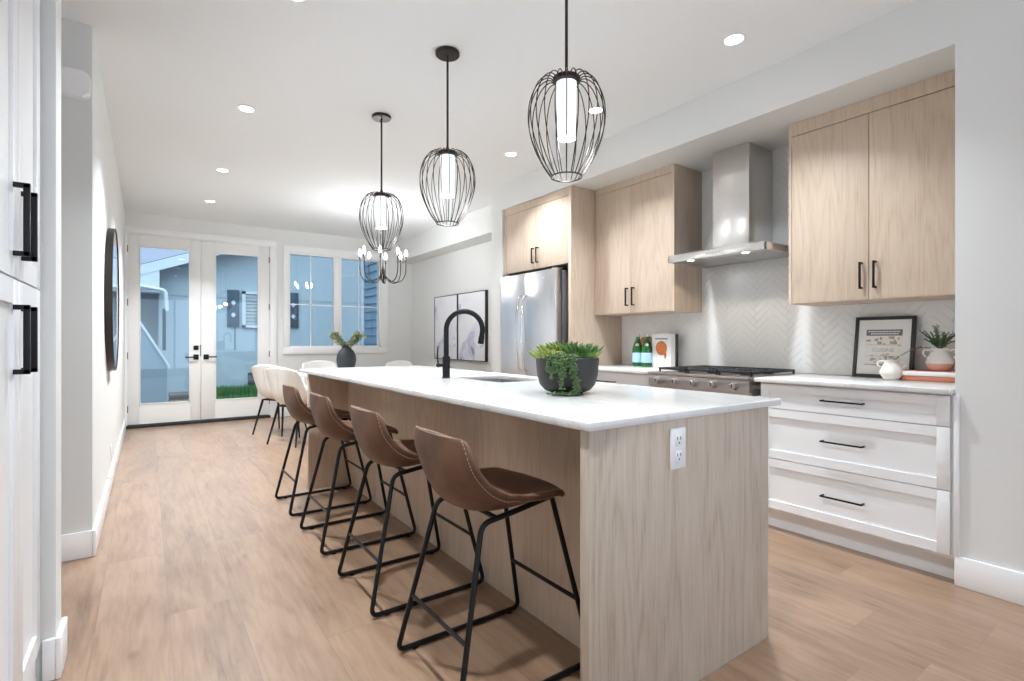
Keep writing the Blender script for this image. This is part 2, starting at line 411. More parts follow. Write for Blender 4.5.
# ------------------------------------------------------------------ room shell
CZ = 2.83            # ceiling height
XK = 3.11            # kitchen wall plane (pier, bulkhead)
XB = 3.77            # back of the cabinet alcove
YB = 8.37            # rear wall
SZ = 2.55            # bulkhead underside
S = lambda name, mb, mat='wall', **k: mb.make(name, mat, kind='structure', **k)
S('floor', MB().box(-2.2, 4.2, -3.3, YB + 0.17, -0.12, 0.0), 'floor')
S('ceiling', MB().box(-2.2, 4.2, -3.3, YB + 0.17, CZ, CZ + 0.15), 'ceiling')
# rear wall with the french door and window openings
b = MB(); y0, y1 = YB, YB + 0.15
b.box(-0.36, -0.235, y0, y1, 0, CZ); b.box(-0.235, 1.50, y0, y1, 2.565, CZ); b.box(1.50, 1.76, y0, y1, 0, CZ)
b.box(1.76, 3.20, y0, y1, 0, 1.045); b.box(1.76, 3.20, y0, y1, 2.50, CZ); b.box(3.20, 4.2, y0, y1, 0, CZ)
S('wall_back', b)
S('wall_left', MB().box(-0.36, -0.24, 3.54, YB, 0, CZ))
S('wall_hall', MB().box(-2.05, -0.36, 3.54, 3.66, 0, CZ))
S('wall_hall_end', MB().box(-2.17, -2.05, 2.335, 3.66, 0, CZ))
b = MB(); b.box(-2.17, -0.255, 2.335, 2.47, 0, CZ); S('wall_stub', b)
S('wall_left_near', MB().box(-1.02, -0.90, -3.0, 2.335, 0, CZ))
b = MB(); y0, y1 = -3.0, -2.88     # front wall behind the camera, with an opening added for light
b.box(-1.02, -0.5, y0, y1, 0, CZ); b.box(-0.5, 3.1, y0, y1, 0, 0.2); b.box(-0.5, 3.1, y0, y1, 2.5, CZ); b.box(3.1, 3.4, y0, y1, 0, CZ)
S('wall_front', b)
# kitchen side wall: near pier with an unseen opening added for light, alcove, bulkhead, far pier
b = MB()
b.box(XK, XB + 0.13, 0.0, 0.775, 0, CZ); b.box(XK, XK + 0.2, -2.3, 0.0, 2.45, CZ); b.box(XK, XK + 0.2, -3.0, -2.3, 0, CZ); b.box(XK, XK + 0.2, -2.3, 0.0, 0, 0.1)
S('wall_right', b)
S('wall_bulkhead', MB().box(XK, XB + 0.13, 0.775, 4.577, SZ, CZ))
S('wall_alcove', MB().box(XB, XB + 0.13, 0.775, 4.577, 0, SZ))
S('wall_pier', MB().box(XK, XB + 0.13, 4.577, 4.785, 0, CZ))
S('wall_dining', MB().box(XB, XB + 0.13, 4.785, YB, 0, CZ))
S('wall_dining_bulkhead', MB().box(3.47, XB, 4.785, YB, 2.49, CZ))

# baseboards (0.14 high with an eased top)
def baseboard(name, x0, x1, y0, y1, h=0.14):
    return S(name, MB().box(x0, x1, y0, y1, 0.0, h, 0.004), 'trim')
baseboard('baseboard_right', XK - 0.016, XK, 0.0, 0.775)
baseboard('baseboard_left', -0.24, -0.224, 3.524, 4.75)
baseboard('baseboard_left_far', -0.24, -0.226, 4.86, YB - 0.02)
baseboard('baseboard_hall', -2.05, -0.2405, 3.524, 3.54)
b = MB().box(-0.289, -0.2555, 2.319, 2.335, 0, 0.14, 0.003).box(-0.255, -0.239, 2.319, 2.485, 0, 0.14, 0.003)
S('baseboard_stub', b, 'trim')
baseboard('baseboard_back', 1.60, XB, YB - 0.016, YB)
baseboard('baseboard_dining', XB - 0.016, XB, 4.785, YB)
baseboard('baseboard_pier', XK - 0.016, XK, 4.577, 4.801)
# white casing where the near wall ends
S('trim_1', MB().box(XK - 0.018, XK - 0.0, 0.40, 0.515, 0.14, 2.45, 0.003), 'trim')

# ---- herringbone splashback -------------------------------------------------
def clip(poly, x0, x1, y0, y1):
    def cl(pl, f, inter):
        out = []
        for i in range(len(pl)):
            a, c = pl[i - 1], pl[i]
            if f(c):
                if not f(a): out.append(inter(a, c))
                out.append(c)
            elif f(a): out.append(inter(a, c))
        return out
    def ix(v): return lambda a, c: (v, a[1] + (c[1] - a[1]) * (v - a[0]) / (c[0] - a[0]))
    def iy(v): return lambda a, c: (a[0] + (c[0] - a[0]) * (v - a[1]) / (c[1] - a[1]), v)
    for f, it in ((lambda p: p[0] >= x0, ix(x0)), (lambda p: p[0] <= x1, ix(x1)), (lambda p: p[1] >= y0, iy(y0)), (lambda p: p[1] <= y1, iy(y1))):
        if len(poly) < 3: return []
        poly = cl(poly, f, it)
    return poly
def herringbone(b, Y0, Y1, Z0, Z1, X, W=0.042, L=0.21, g=0.0018, t=0.0035):
    c45 = math.sqrt(0.5)
    span = 4.2; n = int(L / W)
    k = int(span / W)
    for i in range(-k, k):
        for j in range(-k, k):
            m_ = (i - j) % (2 * n)
            # lattice: horizontal tile starts where (i-j) mod 2n == 0, vertical where == n
            if m_ == 0: q = (i * W, j * W, i * W + L, j * W + W)
            elif m_ == 2 * n - 1: q = (i * W, j * W - 0 * L, i * W + W, j * W + L)
            else: continue
            x0, y0_, x1, y1_ = q
            inner = [(x0 + g / 2, y0_ + g / 2), (x1 - g / 2, y0_ + g / 2), (x1 - g / 2, y1_ - g / 2), (x0 + g / 2, y1_ - g / 2)]
            rot = [((p[0] - p[1]) * c45 + 1.9, (p[0] + p[1]) * c45 + 1.5) for p in inner]
            if max(p[0] for p in rot) < Y0 or min(p[0] for p in rot) > Y1 or max(p[1] for p in rot) < Z0 or min(p[1] for p in rot) > Z1: continue
            pl = clip(rot, Y0, Y1, Z0, Z1)
            if len(pl) < 3: continue
            cx = sum(p[0] for p in pl) / len(pl); cy = sum(p[1] for p in pl) / len(pl)
            e = 0.0012
            def sh(p):
                d = math.hypot(p[0] - cx, p[1] - cy) or 1
                return (p[0] - (p[0] - cx) / d * e, p[1] - (p[1] - cy) / d * e)
            tilt = random.uniform(-0.0006, 0.0006)
            lo = [b.bm.verts.new((X - 0.0008, p[0], p[1])) for p in pl]
            hi = [b.bm.verts.new((X - t + tilt * ((p[0] - cx) / 0.1), *sh(p))) for p in pl]
            try:
                b.bm.faces.new(hi)
                for a in range(len(pl)): b.bm.faces.new((lo[a], lo[(a + 1) % len(pl)], hi[(a + 1) % len(pl)], hi[a]))
            except ValueError: pass
b = MB(); b.box(XB - 0.0015, XB + 0.001, 0.775, 3.47, 0.90, SZ)
S('wall_splashback_grout', b, 'grout')
b = MB(); herringbone(b, 0.776, 3.468, 0.921, SZ - 0.001, XB - 0.001)
S('wall_splashback_tile', b, 'tile', smooth=False, recalc=True)

# ---- french doors ----------------------------------------------------------
D1 = (-0.235, 1.50)
b = MB().box(1.495, 1.585, YB - 0.022, YB, 0, 2.5595, 0.003).box(-0.24, 1.585, YB - 0.022, YB, 2.56, 2.64, 0.003)
b.box(-0.24, -0.215, YB - 0.02, YB + 0.1, 0, 2.565).box(1.49, 1.505, YB, YB + 0.1, 0, 2.565).box(-0.235, 1.50, YB, YB + 0.1, 2.55, 2.57)
S('trim_2', b, 'trim')
S('trim_3', MB().box(-0.235, 1.50, YB - 0.03, YB + 0.15, 0.0, 0.035, 0.004), 'dark')
def door_leaf(n, x0, x1, gx0, gx1, lever_dir):
    yf, yb = YB + 0.012, YB + 0.055
    z0, z1, g0, g1 = 0.045, 2.548, 0.30, 2.40
    d = bpy.data.objects.new('door_%d' % n, None); COL.objects.link(d); d.location = (x0, YB, 0); d['kind'] = 'structure'
    o = d.location
    b = MB(o)
    b.box(x0, gx0, yf, yb, z0, z1, 0.003).box(gx1, x1, yf, yb, z0, z1, 0.003)
    b.box(gx0, gx1, yf, yb, z0, g0, 0.0).box(gx0, gx1, yf, yb, g1, z1, 0.0)
    b.make('door_frame', 'door_paint', d)
    b = MB(o)   # glazing bead
    e = 0.016
    b.box(gx0, gx0 + e, yf - 0.006, yf + 0.012, g0, g1, 0.003).box(gx1 - e, gx1, yf - 0.006, yf + 0.012, g0, g1, 0.003)
    b.box(gx0, gx1, yf - 0.006, yf + 0.012, g0, g0 + e, 0.003).box(gx0, gx1, yf - 0.006, yf + 0.012, g1 - e, g1, 0.003)
    b.make('glazing_bead', 'door_paint', d)
    MB(o).box(gx0 + 0.005, gx1 - 0.005, yf + 0.016, yf + 0.022, g0 + 0.005, g1 - 0.005).make('pane', 'glass', d)
    hx = x1 - 0.055 if lever_dir < 0 else x0 + 0.06
    b = MB(o).box(hx - 0.032, hx + 0.032, yf - 0.012, yf, 0.885, 0.955, 0.003)
    b.cyl((hx, yf - 0.045, 0.92), 0.009, 0.035, 12, 'y')
    b.box(min(hx, hx + lever_dir * 0.13), max(hx, hx + lever_dir * 0.13), yf - 0.052, yf - 0.04, 0.911, 0.929, 0.003)
    h = b.make('door_handle', 'black', d); part_label(h, 'black lever handle on a square plate')
    if lever_dir < 0:
        b = MB(o).box(hx - 0.03, hx + 0.03, yf - 0.012, yf, 1.02, 1.08, 0.003).cyl((hx, yf - 0.022, 1.05), 0.012, 0.012, 14, 'y')
        b.make('deadbolt', 'black', d)
        MB(o).box(x1 - 0.004, x1 + 0.006, yf - 0.004, yf + 0.004, 0.93, 1.09).make('strike_plate', 'black', d)
    for z in (0.25, 0.95, 1.65, 2.35):
        hxx = x0 if lever_dir < 0 else x1
        MB(o).cyl((hxx, yf - 0.006, z - 0.045), 0.007, 0.09, 10).make('hinge', 'bronze', d)
    return d
door_leaf(1, -0.213, 0.607, -0.09, 0.485, -1)
door_leaf(2, 0.613, 1.488, 0.78, 1.346, 1)

# ---- rear window ------------------------------------------------------------
win = bpy.data.objects.new('window_1', None); COL.objects.link(win); win.location = (2.48, YB, 1.0); win['kind'] = 'structure'
o = win.location
b = MB(o)
b.box(1.677, 1.765, YB - 0.022, YB, 1.0455, 2.4995, 0.003).box(3.20, 3.33, YB - 0.022, YB, 1.0455, 2.4995, 0.003)
b.box(1.677, 3.33, YB - 0.022, YB, 2.50, 2.60, 0.004).box(1.677, 3.33, YB - 0.024, YB, 0.94, 1.045, 0.004)
b.make('window_casing', 'trim', win)
b = MB(o); ya, yb2 = YB + 0.02, YB + 0.09
b.box(1.76, 1.78, ya - 0.02, yb2, 1.045, 2.50).box(3.18, 3.20, ya - 0.02, yb2, 1.045, 2.50).box(2.437, 2.564, ya, yb2, 1.045, 2.50, 0.003)
b.box(1.76, 3.20, ya - 0.02, yb2, 1.035, 1.066).box(1.76, 3.20, ya - 0.02, yb2, 2.475, 2.51)
b.make('window_frame', 'trim', win)
b = MB(o)
for xa, xb in ((1.78, 2.437), (2.564, 3.18)):
    xm = (xa + xb) / 2 - 0.02
    b.box(xm - 0.008, xm + 0.008, ya + 0.018, ya + 0.028, 1.066, 2.475).box(xa, xb, ya + 0.018, ya + 0.028, 1.70, 1.716)
b.make('window_muntin', 'trim', win)
for xa, xb in ((1.78, 2.437), (2.564, 3.18)):
    MB(o).box(xa, xb, ya + 0.034, ya + 0.040, 1.066, 2.475).make('pane', 'glass', win)
MB(o).box(2.82, 2.95, YB - 0.03, YB + 0.02, 1.046, 1.062, 0.003).make('window_latch', 'plastic', win)

# ---- unseen window frames behind the camera, added to let light in -------------------
win = bpy.data.objects.new('added_window_2', None); COL.objects.link(win); win.location = (1.3, -3.0, 0.2); win['kind'] = 'structure'
b = MB(win.location)
for x in (-0.5, 0.68, 1.86, 3.04): b.box(x, x + 0.06, -2.97, -2.91, 0.2, 2.5)
b.box(-0.5, 3.1, -2.97, -2.91, 0.2, 0.26).box(-0.5, 3.1, -2.97, -2.91, 2.44, 2.5)
b.make('window_frame', 'trim', win)
win = bpy.data.objects.new('added_window_3', None); COL.objects.link(win); win.location = (3.2, -1.15, 0.1); win['kind'] = 'structure'
b = MB(win.location)
for y in (-2.3, -1.18, -0.06): b.box(3.18, 3.24, y, y + 0.06, 0.1, 2.45)
b.box(3.18, 3.24, -2.3, 0, 0.1, 0.17).box(3.18, 3.24, -2.3, 0, 2.38, 2.45)
b.make('window_frame', 'trim', win)

# ------------------------------------------------------------------ island
IX0, IX1, IY0, IY1 = 1.0, 2.05, 1.045, 4.41
isl = thing('kitchen_island', 'long light oak kitchen island with waterfall end panel under white quartz', 'kitchen island', (1.5, 2.7, 0))
o = isl.location
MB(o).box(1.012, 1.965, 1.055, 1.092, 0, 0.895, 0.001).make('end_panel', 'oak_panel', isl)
MB(o).box(1.012, 1.965, 4.14, 4.176, 0, 0.895, 0.001).make('end_panel', 'oak', isl)
MB(o).box(1.318, 1.335, 1.092, 4.14, 0, 0.895).make('back_panel', 'oak', isl)
b = MB(o).box(1.336, 1.345, 1.094, 4.138, 0.10, 0.893).box(1.345, 1.94, 1.094, 1.11, 0.1, 0.893).box(1.345, 1.94, 4.12, 4.138, 0.1, 0.893).box(1.345, 1.92, 1.11, 4.12, 0.1, 0.12)
b.make('carcass', 'cabinet_white', isl)
MB(o).box(1.345, 1.90, 1.094, 4.138, 0, 0.10).make('toe_kick', 'cabinet_white', isl)
yy = 1.10
for wd in (0.60, 0.60, 0.62, 0.60, 0.60):
    dr = MB(o).box(1.941, 1.96, yy + 0.002, yy + wd - 0.002, 0.12, 0.885, 0.002).make('door', 'cabinet_white', isl)
    MB(o).tube(fillet([(1.961, yy + 0.05, 0.62), (1.99, yy + 0.05, 0.62), (1.99, yy + 0.05, 0.82), (1.961, yy + 0.05, 0.82)], 0.008), 0.005, 8).make('handle', 'black', dr)
    yy += wd
# countertop with sink cut-out
SX0, SX1, SY0, SY1 = 1.57, 1.915, 2.34, 2.84
def rrect(x0, x1, y0, y1, r, n=5):
    pts = []
    for cx, cy, a0 in ((x1 - r, y1 - r, 0), (x0 + r, y1 - r, PI / 2), (x0 + r, y0 + r, PI), (x1 - r, y0 + r, 1.5 * PI)):
        for i in range(n + 1):
            a = a0 + PI / 2 * i / n; pts.append((cx + r * math.cos(a), cy + r * math.sin(a)))
    return pts
def slab(name, outer, inner, z0, z1, mat, org, bev=0.003):
    bm = bmesh.new(); es = []
    for loop in [outer] + ([inner] if inner else []):
        v = [bm.verts.new((p[0], p[1], z0)) for p in loop]
        es += [bm.edges.new((v[i], v[(i + 1) % len(v)])) for i in range(len(v))]
    r = bmesh.ops.triangle_fill(bm, use_beauty=True, use_dissolve=False, edges=es)
    faces = [f for f in bm.faces]
    ex = bmesh.ops.extrude_face_region(bm, geom=faces)
    bmesh.ops.translate(bm, verts=[g for g in ex['geom'] if isinstance(g, bmesh.types.BMVert)], vec=(0, 0, z1 - z0))
    bmesh.ops.recalc_face_normals(bm, faces=bm.faces)
    if bev:
        sharp = [e for e in bm.edges if len(e.link_faces) == 2 and e.link_faces[0].normal.dot(e.link_faces[1].normal) < 0.3 and abs(e.verts[0].co.z - e.verts[1].co.z) < 1e-5]
        bmesh.ops.bevel(bm, geom=sharp, offset=bev, segments=2, affect='EDGES', profile=0.5)
    m_ = MB(org); m_.bm.free(); m_.bm = bm
    return m_.make(name, mat)
ct = slab('countertop', rrect(IX0, IX1, IY0, IY1, 0.012), rrect(SX0, SX1, SY0, SY1, 0.03), 0.895, 0.92, 'quartz', (1.5, 2.7, 0.895))
tag(ct, 'long white veined quartz worktop of the island, with the sink cut in', 'countertop')
# sink
sk = thing('kitchen_sink', 'undermount stainless sink set into the island worktop', 'sink', (1.74, 2.59, 0.70))
o = sk.location
b = MB(o)
loops = [(0.02, 0.8945, 0.03), (0.003, 0.8945, 0.03), (0.0, 0.885, 0.03), (-0.004, 0.72, 0.04), (-0.03, 0.70, 0.05)]
rings = []
for e, z, r in loops:
    rings.append([b.bm.verts.new((p[0], p[1], z)) for p in rrect(SX0 - e, SX1 + e, SY0 - e, SY1 + e, r)])
for A, B in zip(rings, rings[1:]):
    for k in range(len(A)): b.bm.faces.new((A[k], A[(k + 1) % len(A)], B[(k + 1) % len(A)], B[k]))
b.bm.faces.new(rings[-1])
b.make('basin', 'sink', sk, recalc=False)
MB(o).lathe([(0.045, 0), (0.045, 0.004), (0.03, 0.004), (0.025, 0.001)], (1.74, 2.59, 0.7005), 24).make('drain', 'chrome', sk)
# faucet
fx, fy = 1.49, 2.80
fa = thing('kitchen_faucet', 'tall matte black gooseneck faucet standing beside the island sink', 'faucet', (fx, fy, 0.92))
o = fa.location
MB(o).lathe([(0.027, 0), (0.027, 0.004), (0.0235, 0.007), (0.0235, 0.128), (0.021, 0.133)], o, 28).make('base', 'black', fa)
dx, dy = 0.17, -0.15; dl = math.hypot(dx, dy); dx /= dl; dy /= dl; R = 0.112
pts = [(fx, fy, 0.92 + 0.12), (fx, fy, 1.13), (fx, fy, 1.215)]
for i in range(1, 21):
    a = PI - (PI + 0.22) * i / 20
    pts.append((fx + dx * (R + R * math.cos(a)), fy + dy * (R + R * math.cos(a)), 1.215 + R * math.sin(a)))
e1 = Vector(pts[-1]); dn = (e1 - Vector(pts[-2])).normalized()
pts.append(tuple(e1 + dn * 0.02))
MB(o).tube(pts, 0.0158, 14).make('spout', 'black', fa)
MB(o).tube([e1 + dn * 0.014, e1 + dn * 0.05, e1 + dn * 0.062], [0.0175, 0.0185, 0.017], 14).make('spray_head', 'black', fa)
hx, hy = fx - 0.040, fy + 0.028
b = MB(o).tube([(fx, fy, 1.0), (hx, hy, 1.0)], 0.011, 12).ball((hx, hy, 1.0), 0.014, 0.014, 0.014).tube([(hx, hy, 1.005), (hx - 0.004, hy + 0.003, 1.05), (hx - 0.002, hy, 1.115)], [0.0055, 0.0045, 0.004], 10)
b.make('handle', 'black', fa)
# outlet on end panel
ot = thing('power_outlet', 'white double socket plate on the near end panel of the island', 'outlet', (1.402, 1.055, 0.80))
o = ot.location
MB(o).box(1.363, 1.441, 1.048, 1.0545, 0.735, 0.868, 0.003).make('cover_plate', 'plastic', ot)
for z in (0.775, 0.828):
    sck = MB(o).box(1.385, 1.419, 1.0455, 1.048, z - 0.02, z + 0.02, 0.002).make('socket', 'plastic', ot)
    b = MB(o).box(1.393, 1.3955, 1.0449, 1.0457, z + 0.001, z + 0.012).box(1.408, 1.4105, 1.0449, 1.0457, z + 0.001, z + 0.012).cyl((1.402, 1.0449, z - 0.008), 0.0028, 0.001, 10, 'y')
    b.make('slots', 'dark', sck)

# ------------------------------------------------------------------ bar stools
def smooth_profile(keys, n):
    """Catmull-Rom through tuples"""
    out = []; m = len(keys)
    for i in range(n + 1):
        t = i / n * (m - 1); k = min(int(t), m - 2); f = t - k
        p = [keys[max(0, min(m - 1, k + d))] for d in (-1, 0, 1, 2)]
        out.append(tuple(0.5 * ((2 * p[1][j]) + (-p[0][j] + p[2][j]) * f + (2 * p[0][j] - 5 * p[1][j] + 4 * p[2][j] - p[3][j]) * f * f + (-p[0][j] + 3 * p[1][j] - 3 * p[2][j] + p[3][j]) * f ** 3) for j in range(len(p[0]))))
    return out
def shell(keys, thick, nu=30, nv=16):
    """keys: (x, z, halfwidth, forward curl, up curl); returns outer rows, inner rows of points"""
    pr = smooth_profile(keys, nu); mid = []
    for (x, z, hw, cf, cu) in pr:
        row = []
        for j in range(nv + 1):
            v = -1 + 2 * j / nv; a = abs(v)
            row.append(Vector((x + cf * a ** 2.4, hw * v, z + cu * a ** 2.6)))
        mid.append(row)
    # normals
    def nrm(i, j):
        a = mid[min(i + 1, nu)][j] - mid[max(i - 1, 0)][j]; c = mid[i][min(j + 1, nv)] - mid[i][max(j - 1, 0)]
        n_ = a.cross(c); return n_.normalized() if n_.length > 1e-9 else Vector((0, 0, 1))
    A = [[mid[i][j] + nrm(i, j) * thick / 2 for j in range(nv + 1)] for i in range(nu + 1)]
    B = [[mid[i][j] - nrm(i, j) * thick / 2 for j in range(nv + 1)] for i in range(nu + 1)]
    return mid, A, B
def closed_shell(b, mid, A, B):
    nu, nv = len(A) - 1, len(A[0]) - 1
    VA = [[b.bm.verts.new(p) for p in r] for r in A]; VB = [[b.bm.verts.new(p) for p in r] for r in B]
    for i in range(nu):
        for j in range(nv):
            b.bm.faces.new((VA[i][j], VA[i][j + 1], VA[i + 1][j + 1], VA[i + 1][j])); b.bm.faces.new((VB[i][j], VB[i + 1][j], VB[i + 1][j + 1], VB[i][j + 1]))
    # border loop with a rounded lip
    loop = [(0, j) for j in range(nv)] + [(i, nv) for i in range(nu)] + [(nu, j) for j in range(nv, 0, -1)] + [(i, 0) for i in range(nu, 0, -1)]
    ctr = sum((mid[i][j] for i, j in loop), Vector()) / len(loop)
    lip = []
    for k, (i, j) in enumerate(loop):
        i2, j2 = (min(max(i, 1), nu - 1), min(max(j, 1), nv - 1))
        out = (mid[i][j] - mid[i2][j2]); out = out.normalized() if out.length > 1e-9 else Vector((0, 0, 0))
        th = (A[i][j] - B[i][j]).length / 2
        lip.append(b.bm.verts.new(mid[i][j] + out * th * 0.8))
    n = len(loop)
    for k in range(n):
        i, j = loop[k]; i2, j2 = loop[(k + 1) % n]
        for V, fl in ((VA, False), (VB, True)):
            f = (V[i][j], lip[k], lip[(k + 1) % n], V[i2][j2])
            b.bm.faces.new(f if not fl else tuple(reversed(f)))
    return loop
ST_KEYS = [  # x, z, half width, forward curl, up curl
    (-0.258, 0.844, 0.166, 0.030, -0.010), (-0.258, 0.831, 0.184, 0.032, -0.007), (-0.256, 0.79, 0.200, 0.036, 0.0), (-0.250, 0.735, 0.208, 0.050, 0.004),
    (-0.234, 0.67, 0.214, 0.082, 0.014), (-0.195, 0.608, 0.217, 0.100, 0.045), (-0.125, 0.580, 0.217, 0.065, 0.070), (-0.03, 0.580, 0.214, 0.012, 0.058),
    (0.07, 0.598, 0.210, 0.0, 0.030), (0.135, 0.613, 0.203, -0.012, 0.010), (0.182, 0.613, 0.192, -0.030, 0.0), (0.202, 0.600, 0.176, -0.045, 0.0)]
stool = thing('bar_stool', 'x', 'bar stool', (1.035, 1.56, 0), 'bar stools along the island')
mid, A, B = shell(ST_KEYS, 0.022)
b = MB(); loop = closed_shell(b, mid, A, B)
seat = b.make('seat', 'leather', stool, angle=60)
ss = seat.modifiers.new('smooth', 'SUBSURF'); ss.levels = 1; ss.render_levels = 1
b = MB()
nl = len(loop)
for (face, sgn) in ((A, 1), (B, -1)):
    for k in range(nl):
        i, j = loop[k]; ii, jj = (min(max(i, 1), len(A) - 2), min(max(j, 1), len(A[0]) - 2))
        p = face[i][j].lerp(face[ii][jj], 0.5 if (i in (0, len(A)-1)) else 0.42)
        i2, j2 = loop[(k + 1) % nl]; ii2, jj2 = (min(max(i2, 1), len(A) - 2), min(max(j2, 1), len(A[0]) - 2))
        q = face[i2][j2].lerp(face[ii2][jj2], 0.5 if (i2 in (0, len(A)-1)) else 0.42)
        nn = (A[i][j] - B[i][j]).normalized() * sgn * 0.0012
        d = q - p; cnt = max(1, int(d.length / 0.010))
        for c in range(cnt):
            a0 = p + d * (c + 0.15) / cnt + nn; a1 = p + d * (c + 0.75) / cnt + nn
            b.tube([a0, a1], 0.0011, 5, caps=False)
st_ = b.make('stitching', 'stitch', stool); part_label(st_, 'light thread stitching around the edge')
# sled frame
for sgn in (-1, 1):
    yt, yf = 0.155 * sgn, 0.225 * sgn
    P = [(0.118, yt, 0.600), (-0.02, yt, 0.578), (-0.160, yt, 0.560), (-0.286, yf, 0.0115), (0.262, yf, 0.0115), (0.130, yt, 0.604)]
    MB().tube(fillet(P, 0.034, 6), 0.0095, 10).make('leg', 'black', stool)
    for x in (-0.215, 0.215):
        MB().cyl((x, yf, 0.0), 0.012, 0.008, 10).make('foot_glide', 'black', stool)
def leg_pt(z, front, sgn):
    t = (0.56 - z) / 0.5485
    return (((0.128 + 0.134 * t) if front else (-0.160 - 0.126 * t)), (0.155 + 0.07 * t) * sgn, z)
MB().tube([leg_pt(0.235, True, -1), leg_pt(0.235, True, 1)], 0.008, 10).make('footrest', 'black', stool)
MB().tube([leg_pt(0.215, False, -1), leg_pt(0.215, False, 1)], 0.007, 10).make('crossbar', 'black', stool)
for x_, z_ in ((-0.10, 0.568), (0.09, 0.592)):
    MB().tube([(x_, -0.155, z_), (x_, 0.155, z_)], 0.008, 8).make('seat_bracket', 'black', stool)
stool['label'] = 'brown leather bar stool closest to the socket plate, its whole seat in view'
dup(stool, (1.038, 2.293, 0), 'second brown leather bar stool counted from the island end with the socket plate')
dup(stool, (1.038, 3.048, 0), 'brown leather bar stool third from the socket end of the island')
dup(stool, (1.038, 3.79, 0), 'brown leather bar stool at the far island end, next to the cream chairs')

# ------------------------------------------------------------------ kitchen run
def pull(b_parent, o, x, ya, yb_, za, zb_, proj=0.032, r=0.0055, name='handle', flat=False):
    """bar pull from (ya,za) to (yb,zb) standing proud of the face at x towards -x"""
    a = Vector((x, ya, za)); c = Vector((x, yb_, zb_)); d = (c - a).normalized() * 0.0
    off = Vector((-proj, 0, 0)); ext = (c - a).normalized() * 0.008
    b = MB(o)
    def bar(p, q, rr):
        lo = [min(p[i], q[i]) - rr for i in range(3)]; hi = [max(p[i], q[i]) + rr for i in range(3)]
        b.box(lo[0], hi[0], lo[1], hi[1], lo[2], hi[2], rr * 0.3)
    bar(a + off, c + off, r); bar(a, a + off, r); bar(c, c + off, r)
    return b.make(name, 'black', b_parent)
def shaker(b, x, y0, y1, z0, z1, t=0.02, rail=0.055, rec=0.009):
    """shaker front facing -x, face plane at x"""
    b.box(x, x + t, y0, y0 + rail, z0, z1, 0.0015).box(x, x + t, y1 - rail, y1, z0, z1, 0.0015)
    b.box(x, x + t, y0 + rail, y1 - rail, z0, z0 + rail, 0.0).box(x, x + t, y0 + rail, y1 - rail, z1 - rail, z1, 0.0)
    b.box(x + rec, x + t, y0 + rail, y1 - rail, z0 + rail, z1 - rail)
    return b
def drawer_unit(label, y0, y1, zs, fy0=None, fy1=None, top=0.893):
    c = thing('base_cabinet', label, 'cabinet', ((3.4), (y0 + y1) / 2, 0))
    o = c.location
    b = MB(o).box(3.11, XB - 0.004, y0, y1, 0.115, top)
    b.box(3.17, 3.19, y0, y1, 0.0, 0.115)
    b.make('body', 'cabinet_white', c)
    for za, zb_ in zs:
        d = shaker(MB(o), 3.09, (fy0 or y0 + 0.002), (fy1 or y1 - 0.002), za, zb_, rail=0.05).make('drawer', 'cabinet_white', c)
        ym = ((fy0 or y0) + (fy1 or y1)) / 2
        pull(d, o, 3.09, ym - 0.1, ym + 0.1, (za + zb_) / 2, (za + zb_) / 2, r=0.0045)
    return c
Z3 = ((0.135, 0.435), (0.439, 0.738), (0.742, 0.888))
drawer_unit('white base cabinet of three shaker drawers between rangetop and near wall', 0.778, 1.718, Z3, 0.79, 1.706)
drawer_unit('white base cabinet of drawers between rangetop and fridge enclosure', 2.562, 3.468, Z3)
drawer_unit('white base cabinet directly under the stainless rangetop', 1.722, 2.558, ((0.135, 0.435), (0.439, 0.79)), top=0.795)
# white filler strip beside near wall
c = MB((3.1, 0.78, 0)); c.box(3.092, 3.109, 0.757, 0.7765, 0.14, 0.893, 0.001)
S('trim_4', c, 'trim')
t = slab('countertop', rrect(3.065, XB - 0.005, 0.778, 1.738, 0.004, 2), None, 0.895, 0.92, 'quartz', (3.4, 1.25, 0.895))
tag(t, 'white quartz worktop holding the framed print and small vases', 'countertop')
t = slab('countertop', rrect(3.065, XB - 0.005, 2.556, 3.468, 0.004, 2), None, 0.895, 0.92, 'quartz', (3.4, 3.0, 0.895))
tag(t, 'white quartz worktop under the green bottles', 'countertop')
# rangetop
rg = thing('rangetop', 'stainless gas rangetop with five knobs below the hood', 'rangetop', (3.4, 2.15, 0.80))
o = rg.location
RY0, RY1 = 1.757, 2.545
b = MB(o).box(3.075, 3.70, RY0, RY1, 0.80, 0.918, 0.003)
b.make('body', 'steel_wood_reflect', rg)
b = MB(o).box(3.045, 3.076, RY0, RY1, 0.818, 0.900, 0.003).box(3.035, 3.08, RY0, RY1, 0.901, 0.92, 0.006)
b.make('control_panel', 'steel_wood_reflect', rg)
for i in range(5):
    y = RY0 + 0.095 + i * (RY1 - RY0 - 0.19) / 4
    k = MB(o).lathe([(0.029, 0), (0.029, -0.006), (0.024, -0.008), (0.0215, -0.034), (0.018, -0.037)], (3.045, y, 0.858), 24, 'x').make('knob', 'steel_wood_reflect', rg)
    MB(o).box(3.006, 3.012, y - 0.003, y + 0.003, 0.85, 0.876, 0.001).make('pointer', 'dark', k)
